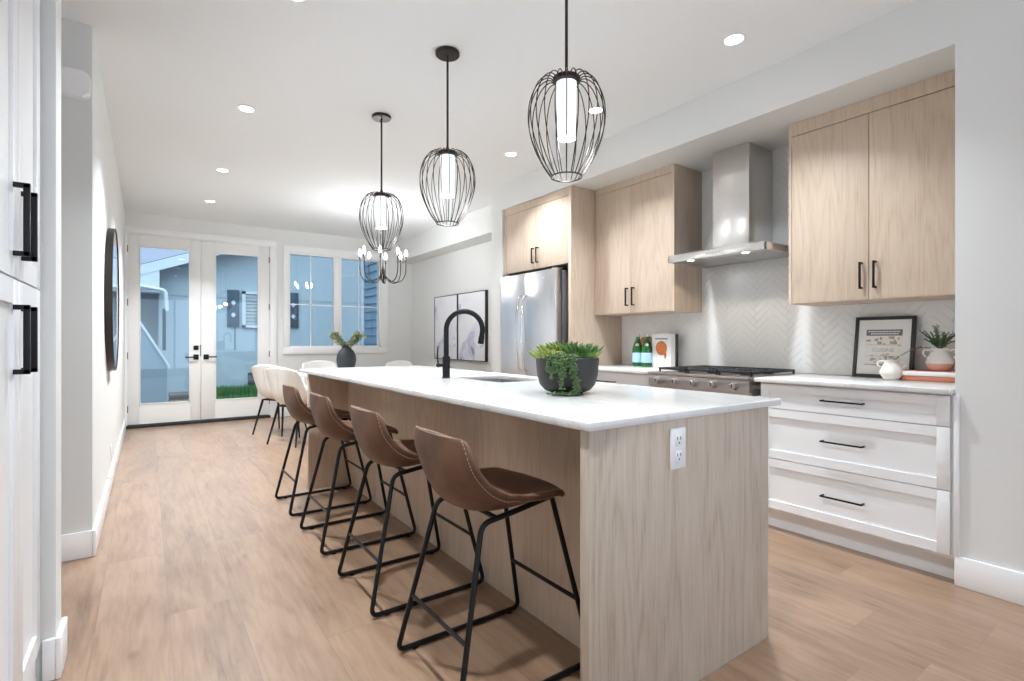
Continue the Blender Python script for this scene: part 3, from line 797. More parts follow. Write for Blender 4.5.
for i in range(3):
    ya = RY0 + 0.03 + i * 0.245; yb2 = ya + 0.238; g = MB(o)
    for y in (ya, yb2 - 0.014): g.box(3.13, 3.68, y, y + 0.014, 0.934, 0.950, 0.002)
    for x in (3.13, 3.40, 3.666): g.box(x, x + 0.014, ya, yb2, 0.934, 0.950, 0.002)
    for cx in (3.27, 3.53):
        for a in range(8):
            an = a * PI / 4; x, y = cx + 0.035 * math.cos(an), (ya + yb2) / 2 + 0.035 * math.sin(an)
            x2, y2 = cx + 0.125 * math.cos(an), (ya + yb2) / 2 + 0.11 * math.sin(an)
            g.tube([(x, y, 0.945), (x2, y2, 0.943)], 0.005, 6)
    for x in (3.135, 3.67):
        for y in (ya + 0.006, yb2 - 0.008): g.cyl((x, y, 0.919), 0.007, 0.02, 8)
    g.make('grate', 'iron', rg)
    for cx in (3.27, 3.53):
        MB(o).lathe([(0.042, 0), (0.042, 0.006), (0.03, 0.010), (0.03, 0.014), (0.01, 0.016)], (cx, (ya + yb2) / 2, 0.9185), 20).make('burner', 'iron', rg)
# hood
hd = thing('range_hood', 'stainless chimney range hood on the tiled wall', 'range hood', (3.55, 2.143, 1.74))
o = hd.location
HY0, HY1, HX0 = 1.762, 2.525, 3.25
b = MB(o)
b.box(HX0, XB - 0.006, HY0, HY0 + 0.012, 1.742, 1.792, 0.002).box(HX0, XB - 0.006, HY1 - 0.012, HY1, 1.742, 1.792, 0.002).box(HX0, HX0 + 0.012, HY0, HY1, 1.742, 1.792, 0.002)
b.box(HX0 + 0.005, XB - 0.006, HY0 + 0.005, HY1 - 0.005, 1.782, 1.791)
V = [b.bm.verts.new(p) for p in ((HX0, HY0, 1.792), (XB - 0.006, HY0, 1.792), (XB - 0.006, HY1, 1.792), (HX0, HY1, 1.792), (3.45, 1.99, 1.845), (XB - 0.006, 1.99, 1.845), (XB - 0.006, 2.275, 1.845), (3.45, 2.275, 1.845))]
for f in ((0, 1, 5, 4), (1, 2, 6, 5), (2, 3, 7, 6), (3, 0, 4, 7), (4, 5, 6, 7), (3, 2, 1, 0)): b.bm.faces.new([V[i] for i in f])
b.make('canopy', 'steel', hd)
MB(o).box(3.45, XB - 0.006, 1.99, 2.275, 1.84, SZ - 0.004, 0.0015).make('chimney', 'steel', hd)
for i in range(2):
    ya = HY0 + 0.02 + i * 0.363
    f = MB(o)
    f.box(HX0 + 0.09, XB - 0.03, ya, ya + 0.358, 1.748, 1.756, 0.002)
    f.make('filter', 'filter', hd)
b = MB(o).box(HX0 + 0.012, HX0 + 0.09, HY0 + 0.012, HY1 - 0.012, 1.746, 1.756); b.make('lamp_rail', 'steel', hd)
for y in (1.93, 2.36):
    l = MB(o).cyl((HX0 + 0.052, y, 1.7425), 0.022, 0.004, 20).make('lamp', 'hood_lamp', hd)
    d = bpy.data.lights.new('hood_light', 'SPOT'); d.energy = 3.5; d.color = (1, 0.87, 0.7); d.spot_size = 2.2; d.shadow_soft_size = 0.02
    lo = bpy.data.objects.new('hood_light', d); COL.objects.link(lo); lo.parent = hd; lo.location = Vector((HX0 + 0.052, y, 1.738)) - o
b = MB(o)
for y in (2.09, 2.115, 2.14, 2.165, 2.19): b.cyl((HX0 - 0.0015, y, 1.767), 0.005, 0.003, 10, 'x')
b.make('buttons', 'chrome', hd)

# wall cabinets: doors, carcass, filler up to the bulkhead
def wall_cabinet(label, y0, y1, seam, z0, zdoor, ztop, x, xb, hz0, hz1, side_l=0.018, near_open=True):
    c = thing('wall_cabinet', label, 'cabinet', (x, (y0 + y1) / 2, z0))
    o = c.location
    b = MB(o).box(x + 0.022, xb, y0, y1, z0, ztop - 0.0)
    b.box(x, x + 0.022, y1 - side_l, y1, z0, zdoor + 0.0039).box(x, x + 0.022, y0, y0 + side_l * (1 if near_open else 0.05), z0, zdoor + 0.0039)
    b.box(x, x + 0.022, y0, y1, zdoor + 0.004, ztop)
    b.make('carcass', 'oak', c)
    MB(o).box(x + 0.010, x + 0.0215, y0 + 0.01, y1 - 0.01, z0 + 0.012, zdoor + 0.002).make('shadow_gap', 'dark', c)
    yl0, yl1 = y0 + (side_l if near_open else 0.002) + 0.002, y1 - side_l - 0.002
    for n, (a, d_) in enumerate(((yl0, seam - 0.0015), (seam + 0.0015, yl1))):
        dr = MB(o).box(x + 0.001, x + 0.0095, a, d_, z0 + 0.003, zdoor, 0.0012).make('door', 'oak', c)
        hy = seam - 0.035 if n == 0 else seam + 0.035
        pull(dr, o, x + 0.001, hy, hy, hz0, hz1)
    return c
wall_cabinet('wide light oak wall cabinet above the framed print and small vases', 0.778, 1.692, 1.237, 1.385, 2.462, SZ - 0.002, 3.40, XB - 0.006, 1.455, 1.60, near_open=False)
wall_cabinet('light oak wall cabinet between the hood and fridge enclosure', 2.583, 3.462, 3.030, 1.385, 2.485, SZ - 0.002, 3.40, XB - 0.006, 1.455, 1.60)
# fridge enclosure
fe = thing('fridge_enclosure', 'light oak surround and two door cabinet over the fridge', 'cabinet', (3.4, 4.0, 0))
o = fe.location
MB(o).box(3.112, XB - 0.004, 3.474, 3.512, 0, SZ - 0.002, 0.001).make('side_panel', 'oak', fe)
MB(o).box(3.19, XB - 0.004, 4.54, 4.574, 0, SZ - 0.002, 0.001).make('side_panel', 'oak', fe)
b = MB(o).box(3.152, XB - 0.004, 3.512, 4.54, 1.86, SZ - 0.002).box(3.13, 3.152, 3.512, 4.574, 2.478, SZ - 0.002).box(3.13, 3.152, 4.53, 4.574, 1.85, 2.4775)
b.make('carcass', 'oak', fe)
MB(o).box(3.142, 3.1515, 3.52, 4.53, 1.865, 2.477).make('shadow_gap', 'dark', fe)
for n, (a, d_) in enumerate(((3.515, 4.011), (4.014, 4.527))):
    dr = MB(o).box(3.132, 3.1415, a, d_, 1.858, 2.474, 0.0012).make('door', 'oak', fe)
    hy = 3.977 if n == 0 else 4.048
    pull(dr, o, 3.132, hy, hy, 1.92, 2.06)
# fridge
fr = thing('refrigerator', 'tall stainless french door refrigerator', 'refrigerator', (3.4, 4.05, 0))
o = fr.location
FY0, FY1 = 3.61, 4.505
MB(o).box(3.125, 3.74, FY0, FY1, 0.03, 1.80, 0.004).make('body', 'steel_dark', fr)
ym = 4.085
for n, (a, d_) in enumerate(((FY0, ym - 0.002), (ym + 0.002, FY1))):
    dr = MB(o).box(3.045, 3.12, a, d_, 0.62, 1.815, 0.010, 3).make('door', 'steel_cool', fr)
    hy = ym - 0.045 if n == 0 else ym + 0.045
    pts = []
    for i in range(13):
        t_ = i / 12; z = 0.86 + 0.72 * t_; pts.append((3.045 - 0.075 * math.sin(PI * (0.12 + 0.76 * t_)) ** 0.7, hy - (0.008 if n == 0 else -0.008) * 0, z))
    pts = [(3.045, hy, 0.85)] + pts + [(3.045, hy, 1.59)]
    MB(o).tube(pts, 0.0125, 12).make('handle', 'chrome', dr)
MB(o).box(3.045, 3.12, FY0, FY1, 0.06, 0.612, 0.010, 3).make('freezer_drawer', 'steel_cool', fr)
MB(o).tube([(3.045, FY0 + 0.1, 0.53), (2.985, FY0 + 0.1, 0.53), (2.985, FY1 - 0.1, 0.53), (3.045, FY1 - 0.1, 0.53)], 0.0125, 12).make('freezer_handle', 'chrome', fr)
for ya in (FY0 + 0.03, FY1 - 0.10): MB(o).box(3.08, 3.16, ya, ya + 0.07, 1.815, 1.832, 0.004).make('hinge_cover', 'steel_dark', fr)
def text_obj(body, size, mat, parent, loc, rot, org, extrude=0.0004, name='lettering', align='CENTER'):
    cu = bpy.data.curves.new(name, 'FONT'); cu.body = body; cu.size = size; cu.extrude = extrude; cu.align_x = align; cu.align_y = 'CENTER'
    ob = bpy.data.objects.new(name, cu); COL.objects.link(ob); ob.data.materials.append(M[mat])
    bpy.context.view_layer.update()
    me = bpy.data.meshes.new_from_object(ob.evaluated_get(bpy.context.evaluated_depsgraph_get()))
    bpy.data.objects.remove(ob); mo = bpy.data.objects.new(name, me); COL.objects.link(mo)
    if not me.materials: me.materials.append(M[mat])
    mo.parent = parent; mo.location = Vector(loc) - Vector(org); mo.rotation_euler = rot
    return mo
MB(o).box(3.0435, 3.0455, 3.735, 3.80, 1.742, 1.752, 0.0008).make('badge', 'chrome', fr)

# ------------------------------------------------------------------ pendants
def pendant_parts(t):
    MB().lathe([(0.0, 0), (0.066, 0.0), (0.07, 0.004), (0.07, 0.018), (0.066, 0.022), (0, 0.022)], (0, 0, CZ - 0.022), 32).make('canopy', 'bronze', t)
    MB().tube([(0, 0, 2.255), (0, 0, CZ - 0.02)], 0.0065, 10).make('rod', 'bronze', t)
    MB().lathe([(0, 0), (0.046, 0.0), (0.056, 0.006), (0.058, 0.02), (0.05, 0.026), (0.012, 0.03), (0.010, 0.05), (0, 0.05)], (0, 0, 2.222), 28).make('cap', 'bronze', t)
    prof = [(0.052, 2.226), (0.068, 2.241), (0.096, 2.236), (0.127, 2.206), (0.151, 2.150), (0.160, 2.085), (0.154, 2.02), (0.132, 1.95), (0.100, 1.885), (0.064, 1.832)]
    pr = smooth_profile(prof, 22)
    n = 22
    for k in range(n):
        a = 2 * PI * k / n
        MB().tube([(r * math.cos(a), r * math.sin(a), z) for r, z in pr], 0.0023, 5, caps=False).make('cage_wire', 'bronze', t)
    b = MB(); b.tube([(0.064 * math.cos(2 * PI * k / 36), 0.064 * math.sin(2 * PI * k / 36), 1.831) for k in range(36)], 0.0032, 6, closed=True)
    b.make('bottom_ring', 'bronze', t)
    sh = MB().lathe([(0.038, 0.0), (0.0385, 0.02), (0.0425, 0.22), (0.043, 0.232), (0.036, 0.236)], (0, 0, 1.990), 28, cap0=True, cap1=True).make('shade', 'shade', t)
    part_label(sh, 'lit frosted glass cylinder')
    d = bpy.data.lights.new('pendant_light', 'POINT'); d.energy = 6; d.color = (0.95, 0.97, 1.0); d.shadow_soft_size = 0.04
    lo = bpy.data.objects.new('pendant_light', d); COL.objects.link(lo); lo.parent = t; lo.location = (0, 0, 1.97)
pend = thing('pendant_lamp', 'egg-shaped wire cage pendant hanging closest, above the succulent bowl', 'pendant lamp', (1.425, 1.62, 0), 'wire pendants over the island')
pendant_parts(pend)
dup(pend, (1.427, 2.665, 0), 'middle one of the three egg-shaped wire cage pendants over the island')
dup(pend, (1.430, 3.71, 0), 'egg-shaped wire cage pendant overlapping the candle chandelier')

# recessed ceiling lights
rl = thing('recessed_light', 'x', 'ceiling light', (2.667, 1.627, CZ), 'recessed ceiling lights')
MB().lathe([(0.062, 0), (0.062, -0.004), (0.05, -0.007), (0.047, -0.003)], (0, 0, 0), 28, cap0=False, cap1=False).make('trim_ring', 'plastic', rl)
MB().lathe([(0.048, -0.003), (0.030, -0.0045), (0.0, -0.0048)], (0, 0, 0), 24).make('lens', 'lamp_white', rl)
d = bpy.data.lights.new('can_light', 'AREA'); d.shape = 'DISK'; d.size = 0.09; d.energy = LAMP_W; d.color = (0.88, 0.945, 1.0); d.spread = math.radians(112)
lo = bpy.data.objects.new('can_light', d); COL.objects.link(lo); lo.parent = rl; lo.location = (0, 0, -0.008)
rl['label'] = 'round recessed ceiling light closest to the near wall cabinet'
for (x, y, lb) in ((2.665, 2.71, 'recessed ceiling light seen through the closest wire pendant'),
                   (2.67, 3.786, 'recessed ceiling light in front of the far pier beside the fridge'),
                   (0.582, 2.64, 'recessed ceiling light cut by the top edge of the photo'),
                   (0.585, 4.152, 'recessed ceiling light, second of the row towards the french doors'),
                   (0.605, 5.789, 'recessed ceiling light, third of the row towards the french doors'),
                   (0.616, 7.163, 'small recessed ceiling light closest to the french doors')):
    r_ = dup(rl, (x, y, CZ), lb)
    if y > 3.7 and x < 2:          # the dining end's cans run brighter
        for c_ in r_.children:
            if c_.type == 'LIGHT': c_.data = c_.data.copy(); c_.data.energy = LAMP_W * 1.75
for (x, y) in ((0.6, 0.9),):   # further cans of the same rows, behind the camera
    dup(rl, (x, y, CZ), 'recessed ceiling light directly above the viewpoint, out of the frame')

# chandelier
cx, cy = 2.39, 6.15
ch = thing('chandelier', 'candle arm chandelier hanging over the dining table', 'chandelier', (cx, cy, 0))
MB().lathe([(0, 0), (0.055, 0.0), (0.06, 0.02), (0, 0.022)], (0, 0, CZ - 0.022), 24).make('canopy', 'bronze', ch)
MB().tube([(0, 0, 2.0), (0, 0, CZ - 0.02)], 0.007, 10).make('rod', 'bronze', ch)
MB().lathe([(0, 0), (0.008, 0.01), (0.014, 0.04), (0.022, 0.06), (0.022, 0.17), (0.014, 0.19), (0.008, 0.22)], (0, 0, 1.855), 20).make('hub', 'bronze', ch)
for k in range(8):
    a = 2 * PI * k / 8 + 0.30
    P = [(0.012, 1.99), (0.05, 1.93), (0.11, 1.885), (0.18, 1.875), (0.24, 1.91), (0.272, 1.98), (0.28, 2.06), (0.28, 2.15)]
    P = smooth_profile(P, 18)
    ar = MB().tube([(r * math.cos(a), r * math.sin(a), z) for r, z in P], 0.0055, 8).make('arm', 'bronze', ch)
    c_ = (0.28 * math.cos(a), 0.28 * math.sin(a), 2.14)
    MB().lathe([(0.010, 0), (0.010, 0.06)], c_, 12).make('candle_sleeve', 'bronze', ar)
    MB().lathe([(0.008, 0), (0.016, 0.022), (0.014, 0.045), (0.005, 0.072), (0.0, 0.078)], (c_[0], c_[1], 2.20), 12).make('bulb', 'bulb', ar)
# ------------------------------------------------------------------ dining set
tb = thing('dining_table', 'round white pedestal dining table beyond the island', 'table', (2.15, 6.5, 0))
o = Vector((0, 0, 0))
MB().lathe([(0.0, 0.722), (0.66, 0.722), (0.70, 0.73), (0.705, 0.742), (0.70, 0.75), (0.0, 0.75)], (0, 0, 0), 64).make('tabletop', 'tabletop', tb)
MB().lathe([(0.0, 0), (0.30, 0.0), (0.31, 0.015), (0.27, 0.03), (0.12, 0.06), (0.07, 0.14), (0.06, 0.35), (0.075, 0.6), (0.16, 0.715), (0.0, 0.722)], (0, 0, 0), 40).make('pedestal', 'tabletop', tb)
DC_KEYS = [(-0.270, 0.850, 0.205, 0.04, -0.022), (-0.268, 0.835, 0.218, 0.045, -0.014), (-0.262, 0.79, 0.228, 0.055, -0.004), (-0.250, 0.72, 0.234, 0.075, 0.0), (-0.235, 0.62, 0.24, 0.11, -0.0),
           (-0.215, 0.53, 0.243, 0.13, 0.02), (-0.175, 0.475, 0.243, 0.12, 0.05), (-0.10, 0.452, 0.242, 0.06, 0.06), (0.0, 0.452, 0.238, 0.02, 0.045), (0.11, 0.46, 0.232, 0.0, 0.018), (0.19, 0.462, 0.222, -0.03, 0.0), (0.225, 0.45, 0.20, -0.05, 0.0)]
dc = thing('dining_chair', 'x', 'chair', (0, 0, 0), 'cream dining chairs')
mid, A, B = shell(DC_KEYS, 0.045)
b = MB(); closed_shell(b, mid, A, B)
sh = b.make('seat_shell', 'fabric_white', dc, angle=60)
ss = sh.modifiers.new('smooth', 'SUBSURF'); ss.levels = 1; ss.render_levels = 1
b = MB(); pr = smooth_profile(DC_KEYS, 30)
b.tube([(p[0] - 0.0238, 0, p[1]) for p in pr[4:14]], 0.0016, 5)
b.make('back_seam', 'stitch', dc)
for sx in (-1, 1):
    for sy in (-1, 1):
        MB().tube([(0.13 * sx, 0.15 * sy, 0.425), (0.225 * sx, 0.215 * sy, 0.0)], [0.0145, 0.009], 8).make('leg', 'black', dc)
b = MB()
for sy in (-1, 1): b.tube([(-0.13, 0.15 * sy, 0.42), (0.13, 0.15 * sy, 0.42)], 0.010, 8)
for sx in (-1, 1): b.tube([(0.13 * sx, -0.15, 0.42), (0.13 * sx, 0.15, 0.42)], 0.010, 8)
b.make('seat_frame', 'black', dc)
def place_chair(first, rear_or_center, rz, label):
    if first: dc.location = (*rear_or_center, 0); dc.rotation_euler = (0, 0, rz); dc['label'] = label
    else: dup(dc, (*rear_or_center, 0), label, rz)
place_chair(True, (1.385, 6.145), math.radians(30), 'cream dining chair beside the far bar stool, back turned with its seam showing')
place_chair(False, (1.36, 6.93), math.radians(38), 'cream dining chair closest to the french doors, half behind another')
place_chair(False, (2.00, 7.42), math.radians(-95), 'cream dining chair at the far table side, behind the black vase')
place_chair(False, (2.78, 6.93), math.radians(208), 'cream dining chair below the corner of the rear window')
place_chair(False, (2.92, 6.05), math.radians(175), 'cream dining chair mostly hidden behind the kitchen faucet')

# vase with leafy sprigs on dining table
vz = thing('vase', 'round black ceramic vase of grey green sprigs on the dining table', 'vase', (2.03, 6.45, 0.75))
MB().lathe([(0.0, 0), (0.072, 0.0), (0.082, 0.01), (0.108, 0.09), (0.118, 0.16), (0.112, 0.22), (0.085, 0.275), (0.055, 0.30), (0.05, 0.315), (0.056, 0.33), (0.05, 0.33), (0.044, 0.31), (0.0, 0.30)], (0, 0, 0), 36).make('body', 'vase_black', vz)
rnd = random.Random(3)
for k in range(16):
    a = rnd.uniform(0, 2 * PI); ln = rnd.uniform(0.15, 0.27); sp = rnd.uniform(0.45, 1.1)
    if k < 7: a = math.radians(-35) + rnd.uniform(-0.4, 0.4)
    elif k < 14: a = math.radians(145) + rnd.uniform(-0.4, 0.4)
    dirv = Vector((math.cos(a) * sp, math.sin(a) * sp, 1)).normalized()
    P = [Vector((0, 0, 0.30)) + dirv * ln * t + Vector((math.cos(a), math.sin(a), 0)) * 0.04 * t * t for t in (0, .25, .5, .75, 1)]
    st_ = MB().tube(P, 0.0022, 5).make('stem', 'stem', vz)
    b = MB()
    for i in range(32):
        t = 0.2 + 0.8 * i / 31; p = P[0].lerp(P[-1], t)
        d = Vector((rnd.uniform(-1, 1), rnd.uniform(-1, 1), rnd.uniform(-0.5, 0.8))).normalized()
        b.leaf(p, p + d * rnd.uniform(0.045, 0.07), rnd.uniform(0.022, 0.034), up=(rnd.uniform(-.5, .5), rnd.uniform(-.5, .5), 1), n=3)
    b.make('leaves', 'leaf_grey', st_, recalc=False)

# ------------------------------------------------------------------ succulent bowl on the island
px, py, pz = 1.50, 1.70, 0.92
sb = thing('potted_succulents', 'charcoal bowl of mixed green succulents with strands trailing onto the island', 'potted plant', (px, py, pz))
MB().lathe([(0.0, 0), (0.068, 0.0), (0.072, 0.005), (0.10, 0.016), (0.121, 0.04), (0.132, 0.08), (0.137, 0.135), (0.138, 0.153), (0.134, 0.156), (0.130, 0.152), (0.128, 0.135), (0.0, 0.132)], (0, 0, 0), 56).make('pot', 'pot', sb)
MB().lathe([(0.0, 0.008), (0.08, 0.006), (0.127, 0.0)], (0, 0, 0.134), 30).make('soil', 'soil', sb)
rnd = random.Random(11)
vd = Vector((px, py, 0)).normalized(); rt = Vector((vd.y, -vd.x, 0))     # view direction and its right, only to say where in the bowl each plant grows
def loc(r, f, z): return rt * r - vd * f + Vector((0, 0, z))
def rosette(c, rad, n_l, mat, spiky=False, tilt=None):
    b = MB()
    for i in range(n_l):
        t = i / n_l; a = i * 2.39996; el = math.radians(82 - 62 * t) if not spiky else math.radians(85 - 50 * t)
        ln = rad * (0.45 + 0.55 * t) * rnd.uniform(0.85, 1.15)
        d = Vector((math.cos(a) * math.cos(el), math.sin(a) * math.cos(el), math.sin(el)))
        base = c + Vector((math.cos(a), math.sin(a), 0)) * rad * 0.08
        side = d.cross(Vector((0, 0, 1))).normalized(); w = ln * (0.17 if spiky else 0.30)
        nn = side.cross(d)
        b.tube([base, base + d * ln * 0.45 - nn * ln * 0.04, base + d * ln * 0.8, base + d * ln], [w * 0.35, w * 0.55, w * 0.38, 0.0006], 6)
    b.make('rosette', mat, sb)
for (r_, f_, z_, rad_, n_, mt_, sp_) in (
        (-0.088, 0.055, 0.150, 0.075, 38, 'leaf_a', False), (-0.058, -0.02, 0.168, 0.085, 40, 'leaf_a', False), (-0.108, 0.00, 0.150, 0.068, 34, 'leaf_a', False), (-0.045, 0.080, 0.150, 0.060, 32, 'leaf_a', False),
        (0.050, 0.03, 0.152, 0.095, 46, 'leaf_b', True), (0.085, -0.02, 0.152, 0.085, 42, 'leaf_b', True), (0.098, 0.045, 0.145, 0.062, 36, 'leaf_a', True), (0.070, 0.080, 0.145, 0.052, 32, 'leaf_b', True),
        (0.0, -0.06, 0.165, 0.090, 44, 'leaf_b', True), (0.015, 0.05, 0.155, 0.060, 34, 'leaf_c', False)):
    rosette(loc(r_, f_, z_), rad_, n_, mt_, sp_)
def strand(P, rr=0.0075, step=0.0085, mat='leaf_c'):
    P = [Vector(p) for p in smooth_profile([tuple(p) for p in P], 40)]
    s_ = MB().tube(P, 0.0013, 5).make('trailing_stem', 'stem', sb)
    b = MB()
    for a, c in zip(P, P[1:]):
        seg = (c - a).length; m_ = max(1, int(seg / step + 0.5))
        for q in range(m_):
            p = a.lerp(c, q / m_)
            for _ in range(2):
                d = Vector((rnd.gauss(0, 1), rnd.gauss(0, 1), rnd.gauss(0, 0.7))).normalized() * rr * rnd.uniform(0.6, 1.35)
                pp = p + d; pp.z = max(pp.z, 0.0085)
                rot = d.to_track_quat('Z', 'Y').to_matrix(); k_ = rnd.uniform(0.75, 1.25)
                b.ball(pp, 0.0050 * k_, 0.0036 * k_, 0.0072 * k_, 6, 4, rot)
    b.make('beads', mat, s_)
J = lambda a: rnd.uniform(-a, a)
for (r0, r1, zend) in ((-0.066, -0.078, 0.100), (-0.055, -0.062, 0.068), (-0.048, -0.050, 0.088), (-0.024, -0.026, 0.045), (-0.015, -0.020, 0.028), (-0.034, -0.034, 0.092), (0.030, 0.032, 0.098), (-0.005, -0.008, 0.075)):
    fr_ = math.sqrt(max(0.0, 0.145 ** 2 - r1 ** 2))
    strand([loc(r0 + J(.004), 0.06, 0.152), loc(r0 + J(.004), fr_ - 0.02, 0.164), loc((r0 + r1) / 2 + J(.004), fr_ + 0.003, 0.148), loc(r1 + J(.006), fr_ + 0.004, (0.150 + zend) / 2), loc(r1 + J(.006), fr_ - 0.002, zend)])
for (r0, re, f) in ((0.004, -0.088, 0.140), (0.014, -0.062, 0.150), (0.020, -0.03, 0.138), (0.010, -0.045, 0.128)):
    strand([loc(r0, 0.05, 0.152), loc(r0 + J(.004), 0.125, 0.164), loc(r0 + 0.004 + J(.004), 0.144, 0.140), loc(r0 + 0.014 + J(.005), 0.143, 0.09), loc(r0 + 0.026 + J(.005), 0.132, 0.045), loc(r0 + 0.022, 0.122, 0.014), loc((r0 + re) / 2, f - 0.01, 0.0085), loc(re, f - 0.022, 0.0085)])
b = MB()
for i in range(170):
    p = loc(rnd.uniform(-0.07, 0.035), rnd.uniform(-0.02, 0.125), 0.150 + rnd.uniform(0, 0.022))
    d = Vector((rnd.gauss(0, 1), rnd.gauss(0, 1), abs(rnd.gauss(0, 1)))).normalized()
    b.ball(p, 0.005, 0.0037, 0.0075, 6, 4, d.to_track_quat('Z', 'Y').to_matrix())
b.make('bead_cluster', 'leaf_c', sb)

# ------------------------------------------------------------------ things on the rear worktop
def bottle(t):
    MB().lathe([(0.0, 0), (0.045, 0.0), (0.050, 0.006), (0.050, 0.140), (0.047, 0.165), (0.034, 0.205), (0.0185, 0.238), (0.0145, 0.27), (0.016, 0.275), (0.016, 0.282), (0.0, 0.282)], (0, 0, 0), 28).make('glass_body', 'bottle', t)
    MB().lathe([(0.0504, 0.035), (0.0508, 0.037), (0.0508, 0.120), (0.0504, 0.122)], (0, 0, 0), 28, cap0=False, cap1=False).make('label_band', 'bottle_label', t)
    nl_ = MB(); nl_.ball((-0.033, 0.0, 0.188), 0.010, 0.018, 0.018, 14, 8); nl_.make('neck_label', 'paper', t)
    MB().lathe([(0.0168, 0), (0.0172, 0.004), (0.0172, 0.02), (0.014, 0.024), (0, 0.024)], (0, 0, 0.265), 20).make('cap', 'bottle_cap', t)
bt = thing('bottle', 'green glass bottle with pale blue label, next to the white cookbook', 'bottle', (3.595, 3.018, 0.92), 'green bottles', rz=0.6)
bottle(bt)
dup(bt, (3.597, 3.123, 0.92), 'green glass bottle with pale blue label, standing further from the cookbook', 0.6)
bd = thing('cutting_board', 'round orange brown wooden board leaning behind the green bottles', 'cutting board', (3.70, 3.15, 0.92))
mt = Matrix.Rotation(math.radians(12), 3, 'Y')
b = MB(); b.lathe([(0.132, 0), (0.138, 0.003), (0.138, 0.012), (0.132, 0.015)], (0, 0, 0), 44, 'x')
for v in b.bm.verts: v.co = mt @ (v.co + Vector((0, 0, 0.139)))
b.make('board', 'board', bd)
bk = thing('cookbook', 'white cookbook with an orange food picture, upright beside the bottles', 'book', (3.63, 2.86, 0.92))
o = bk.location
b = MB(o).box(3.598, 3.601, 2.765, 2.962, 0.9205, 1.208, 0.0008).box(3.652, 3.655, 2.765, 2.962, 0.9205, 1.208, 0.0008).box(3.598, 3.655, 2.960, 2.964, 0.9205, 1.208, 0.001); b.make('cover', 'book_white', bk)
MB(o).box(3.601, 3.652, 2.770, 2.960, 0.925, 1.203).make('pages', 'paper', bk)
b = MB(o); b.ball((3.598, 2.865, 1.085), 0.0012, 0.060, 0.062, 16, 10).ball((3.5975, 2.825, 1.03), 0.001, 0.012, 0.04, 8, 6); b.make('cover_picture', 'food', bk)
MB(o).box(3.5972, 3.598, 2.80, 2.93, 1.158, 1.172).make('title', 'ink_blue', bk)
bk2 = thing('book', 'slim black book upright between white cookbook and tiled wall', 'book', (3.675, 2.86, 0.92))
o = bk2.location
b = MB(o).box(3.658, 3.661, 2.765, 2.962, 0.9205, 1.205, 0.0008).box(3.689, 3.692, 2.765, 2.962, 0.9205, 1.205, 0.0008).box(3.658, 3.692, 2.762, 2.766, 0.9205, 1.205, 0.001); b.make('cover', 'book_black', bk2)
MB(o).box(3.661, 3.689, 2.767, 2.957, 0.925, 1.200).make('pages', 'paper', bk2)
# framed print, leaning
fp = thing('picture_frame', 'black framed kitchen print leaning on the tiled wall', 'picture frame', (3.672, 1.267, 0.9205))
ang = math.radians(9.5); RM = Matrix.Rotation(ang, 4, 'Y')
FW, FH = 0.318, 0.382
def fpart(name, mat, boxes, parent=fp):
    b = MB()
    for bx in boxes: b.box(*bx, mat=RM)
    return b.make(name, mat, parent)
h = FW / 2; f_ = 0.020
fpart('frame', 'book_black', [(-0.012, 0.012, -h, -h + f_, 0, FH, 0.0015), (-0.012, 0.012, h - f_, h, 0, FH, 0.0015), (-0.012, 0.012, -h + f_, h - f_, 0, f_), (-0.012, 0.012, -h + f_, h - f_, FH - f_, FH)])
mtb = fpart('mat_board', 'paper', [(-0.004, 0.004, -h + f_, h - f_, f_, FH - f_)])
pic = fpart('print', 'ceramic', [(-0.0052, -0.0042, -0.095, 0.095, 0.075, 0.30)])
fpart('header', 'ink_grey', [(-0.0064, -0.0054, -0.095, 0.095, 0.262, 0.30)], pic)
items = []
rn = random.Random(5)
for k in range(44):
    y = rn.uniform(-0.088, 0.070); z = rn.uniform(0.085, 0.25)
    if 0.145 < z < 0.20 and -0.07 < y < 0.07: continue
    w_, h2 = rn.uniform(0.006, 0.026), rn.uniform(0.005, 0.018); items.append((-0.0061, -0.0053, y, y + w_, z, z + h2))
items.append((-0.0061, -0.0053, -0.095, 0.095, 0.204, 0.206)); items.append((-0.0061, -0.0053, -0.095, 0.095, 0.132, 0.134))
items.append((-0.0063, -0.0053, 0.0, 0.095, 0.076, 0.084))
fpart('drawing', 'ink_mid', items, pic)
fpart('title_band', 'paper', [(-0.0066, -0.0053, -0.072, 0.072, 0.150, 0.192)], pic)
p_ = RM @ Vector((-0.0068, 0.0, 0.171))
tx = text_obj('CUISINE', 0.032, 'ink_mid', pic, p_, (PI / 2 - 0.0, 0, -PI / 2), (0, 0, 0), 0.0002)
tx.rotation_euler = (Matrix.Rotation(ang, 3, 'Y') @ Matrix(((0, 0, -1), (-1, 0, 0), (0, 1, 0)))).to_euler()
hm = []
for zz, y0_, y1_ in ((0.284, -0.082, 0.082), (0.270, -0.075, 0.070)):
    y = y0_
    while y < y1_:
        w_ = rn.uniform(0.004, 0.009); hm.append((-0.0070, -0.0062, y, y + w_, zz, zz + 0.0075)); y += w_ + 0.0025
fpart('header_marks', 'paper', hm, pic)
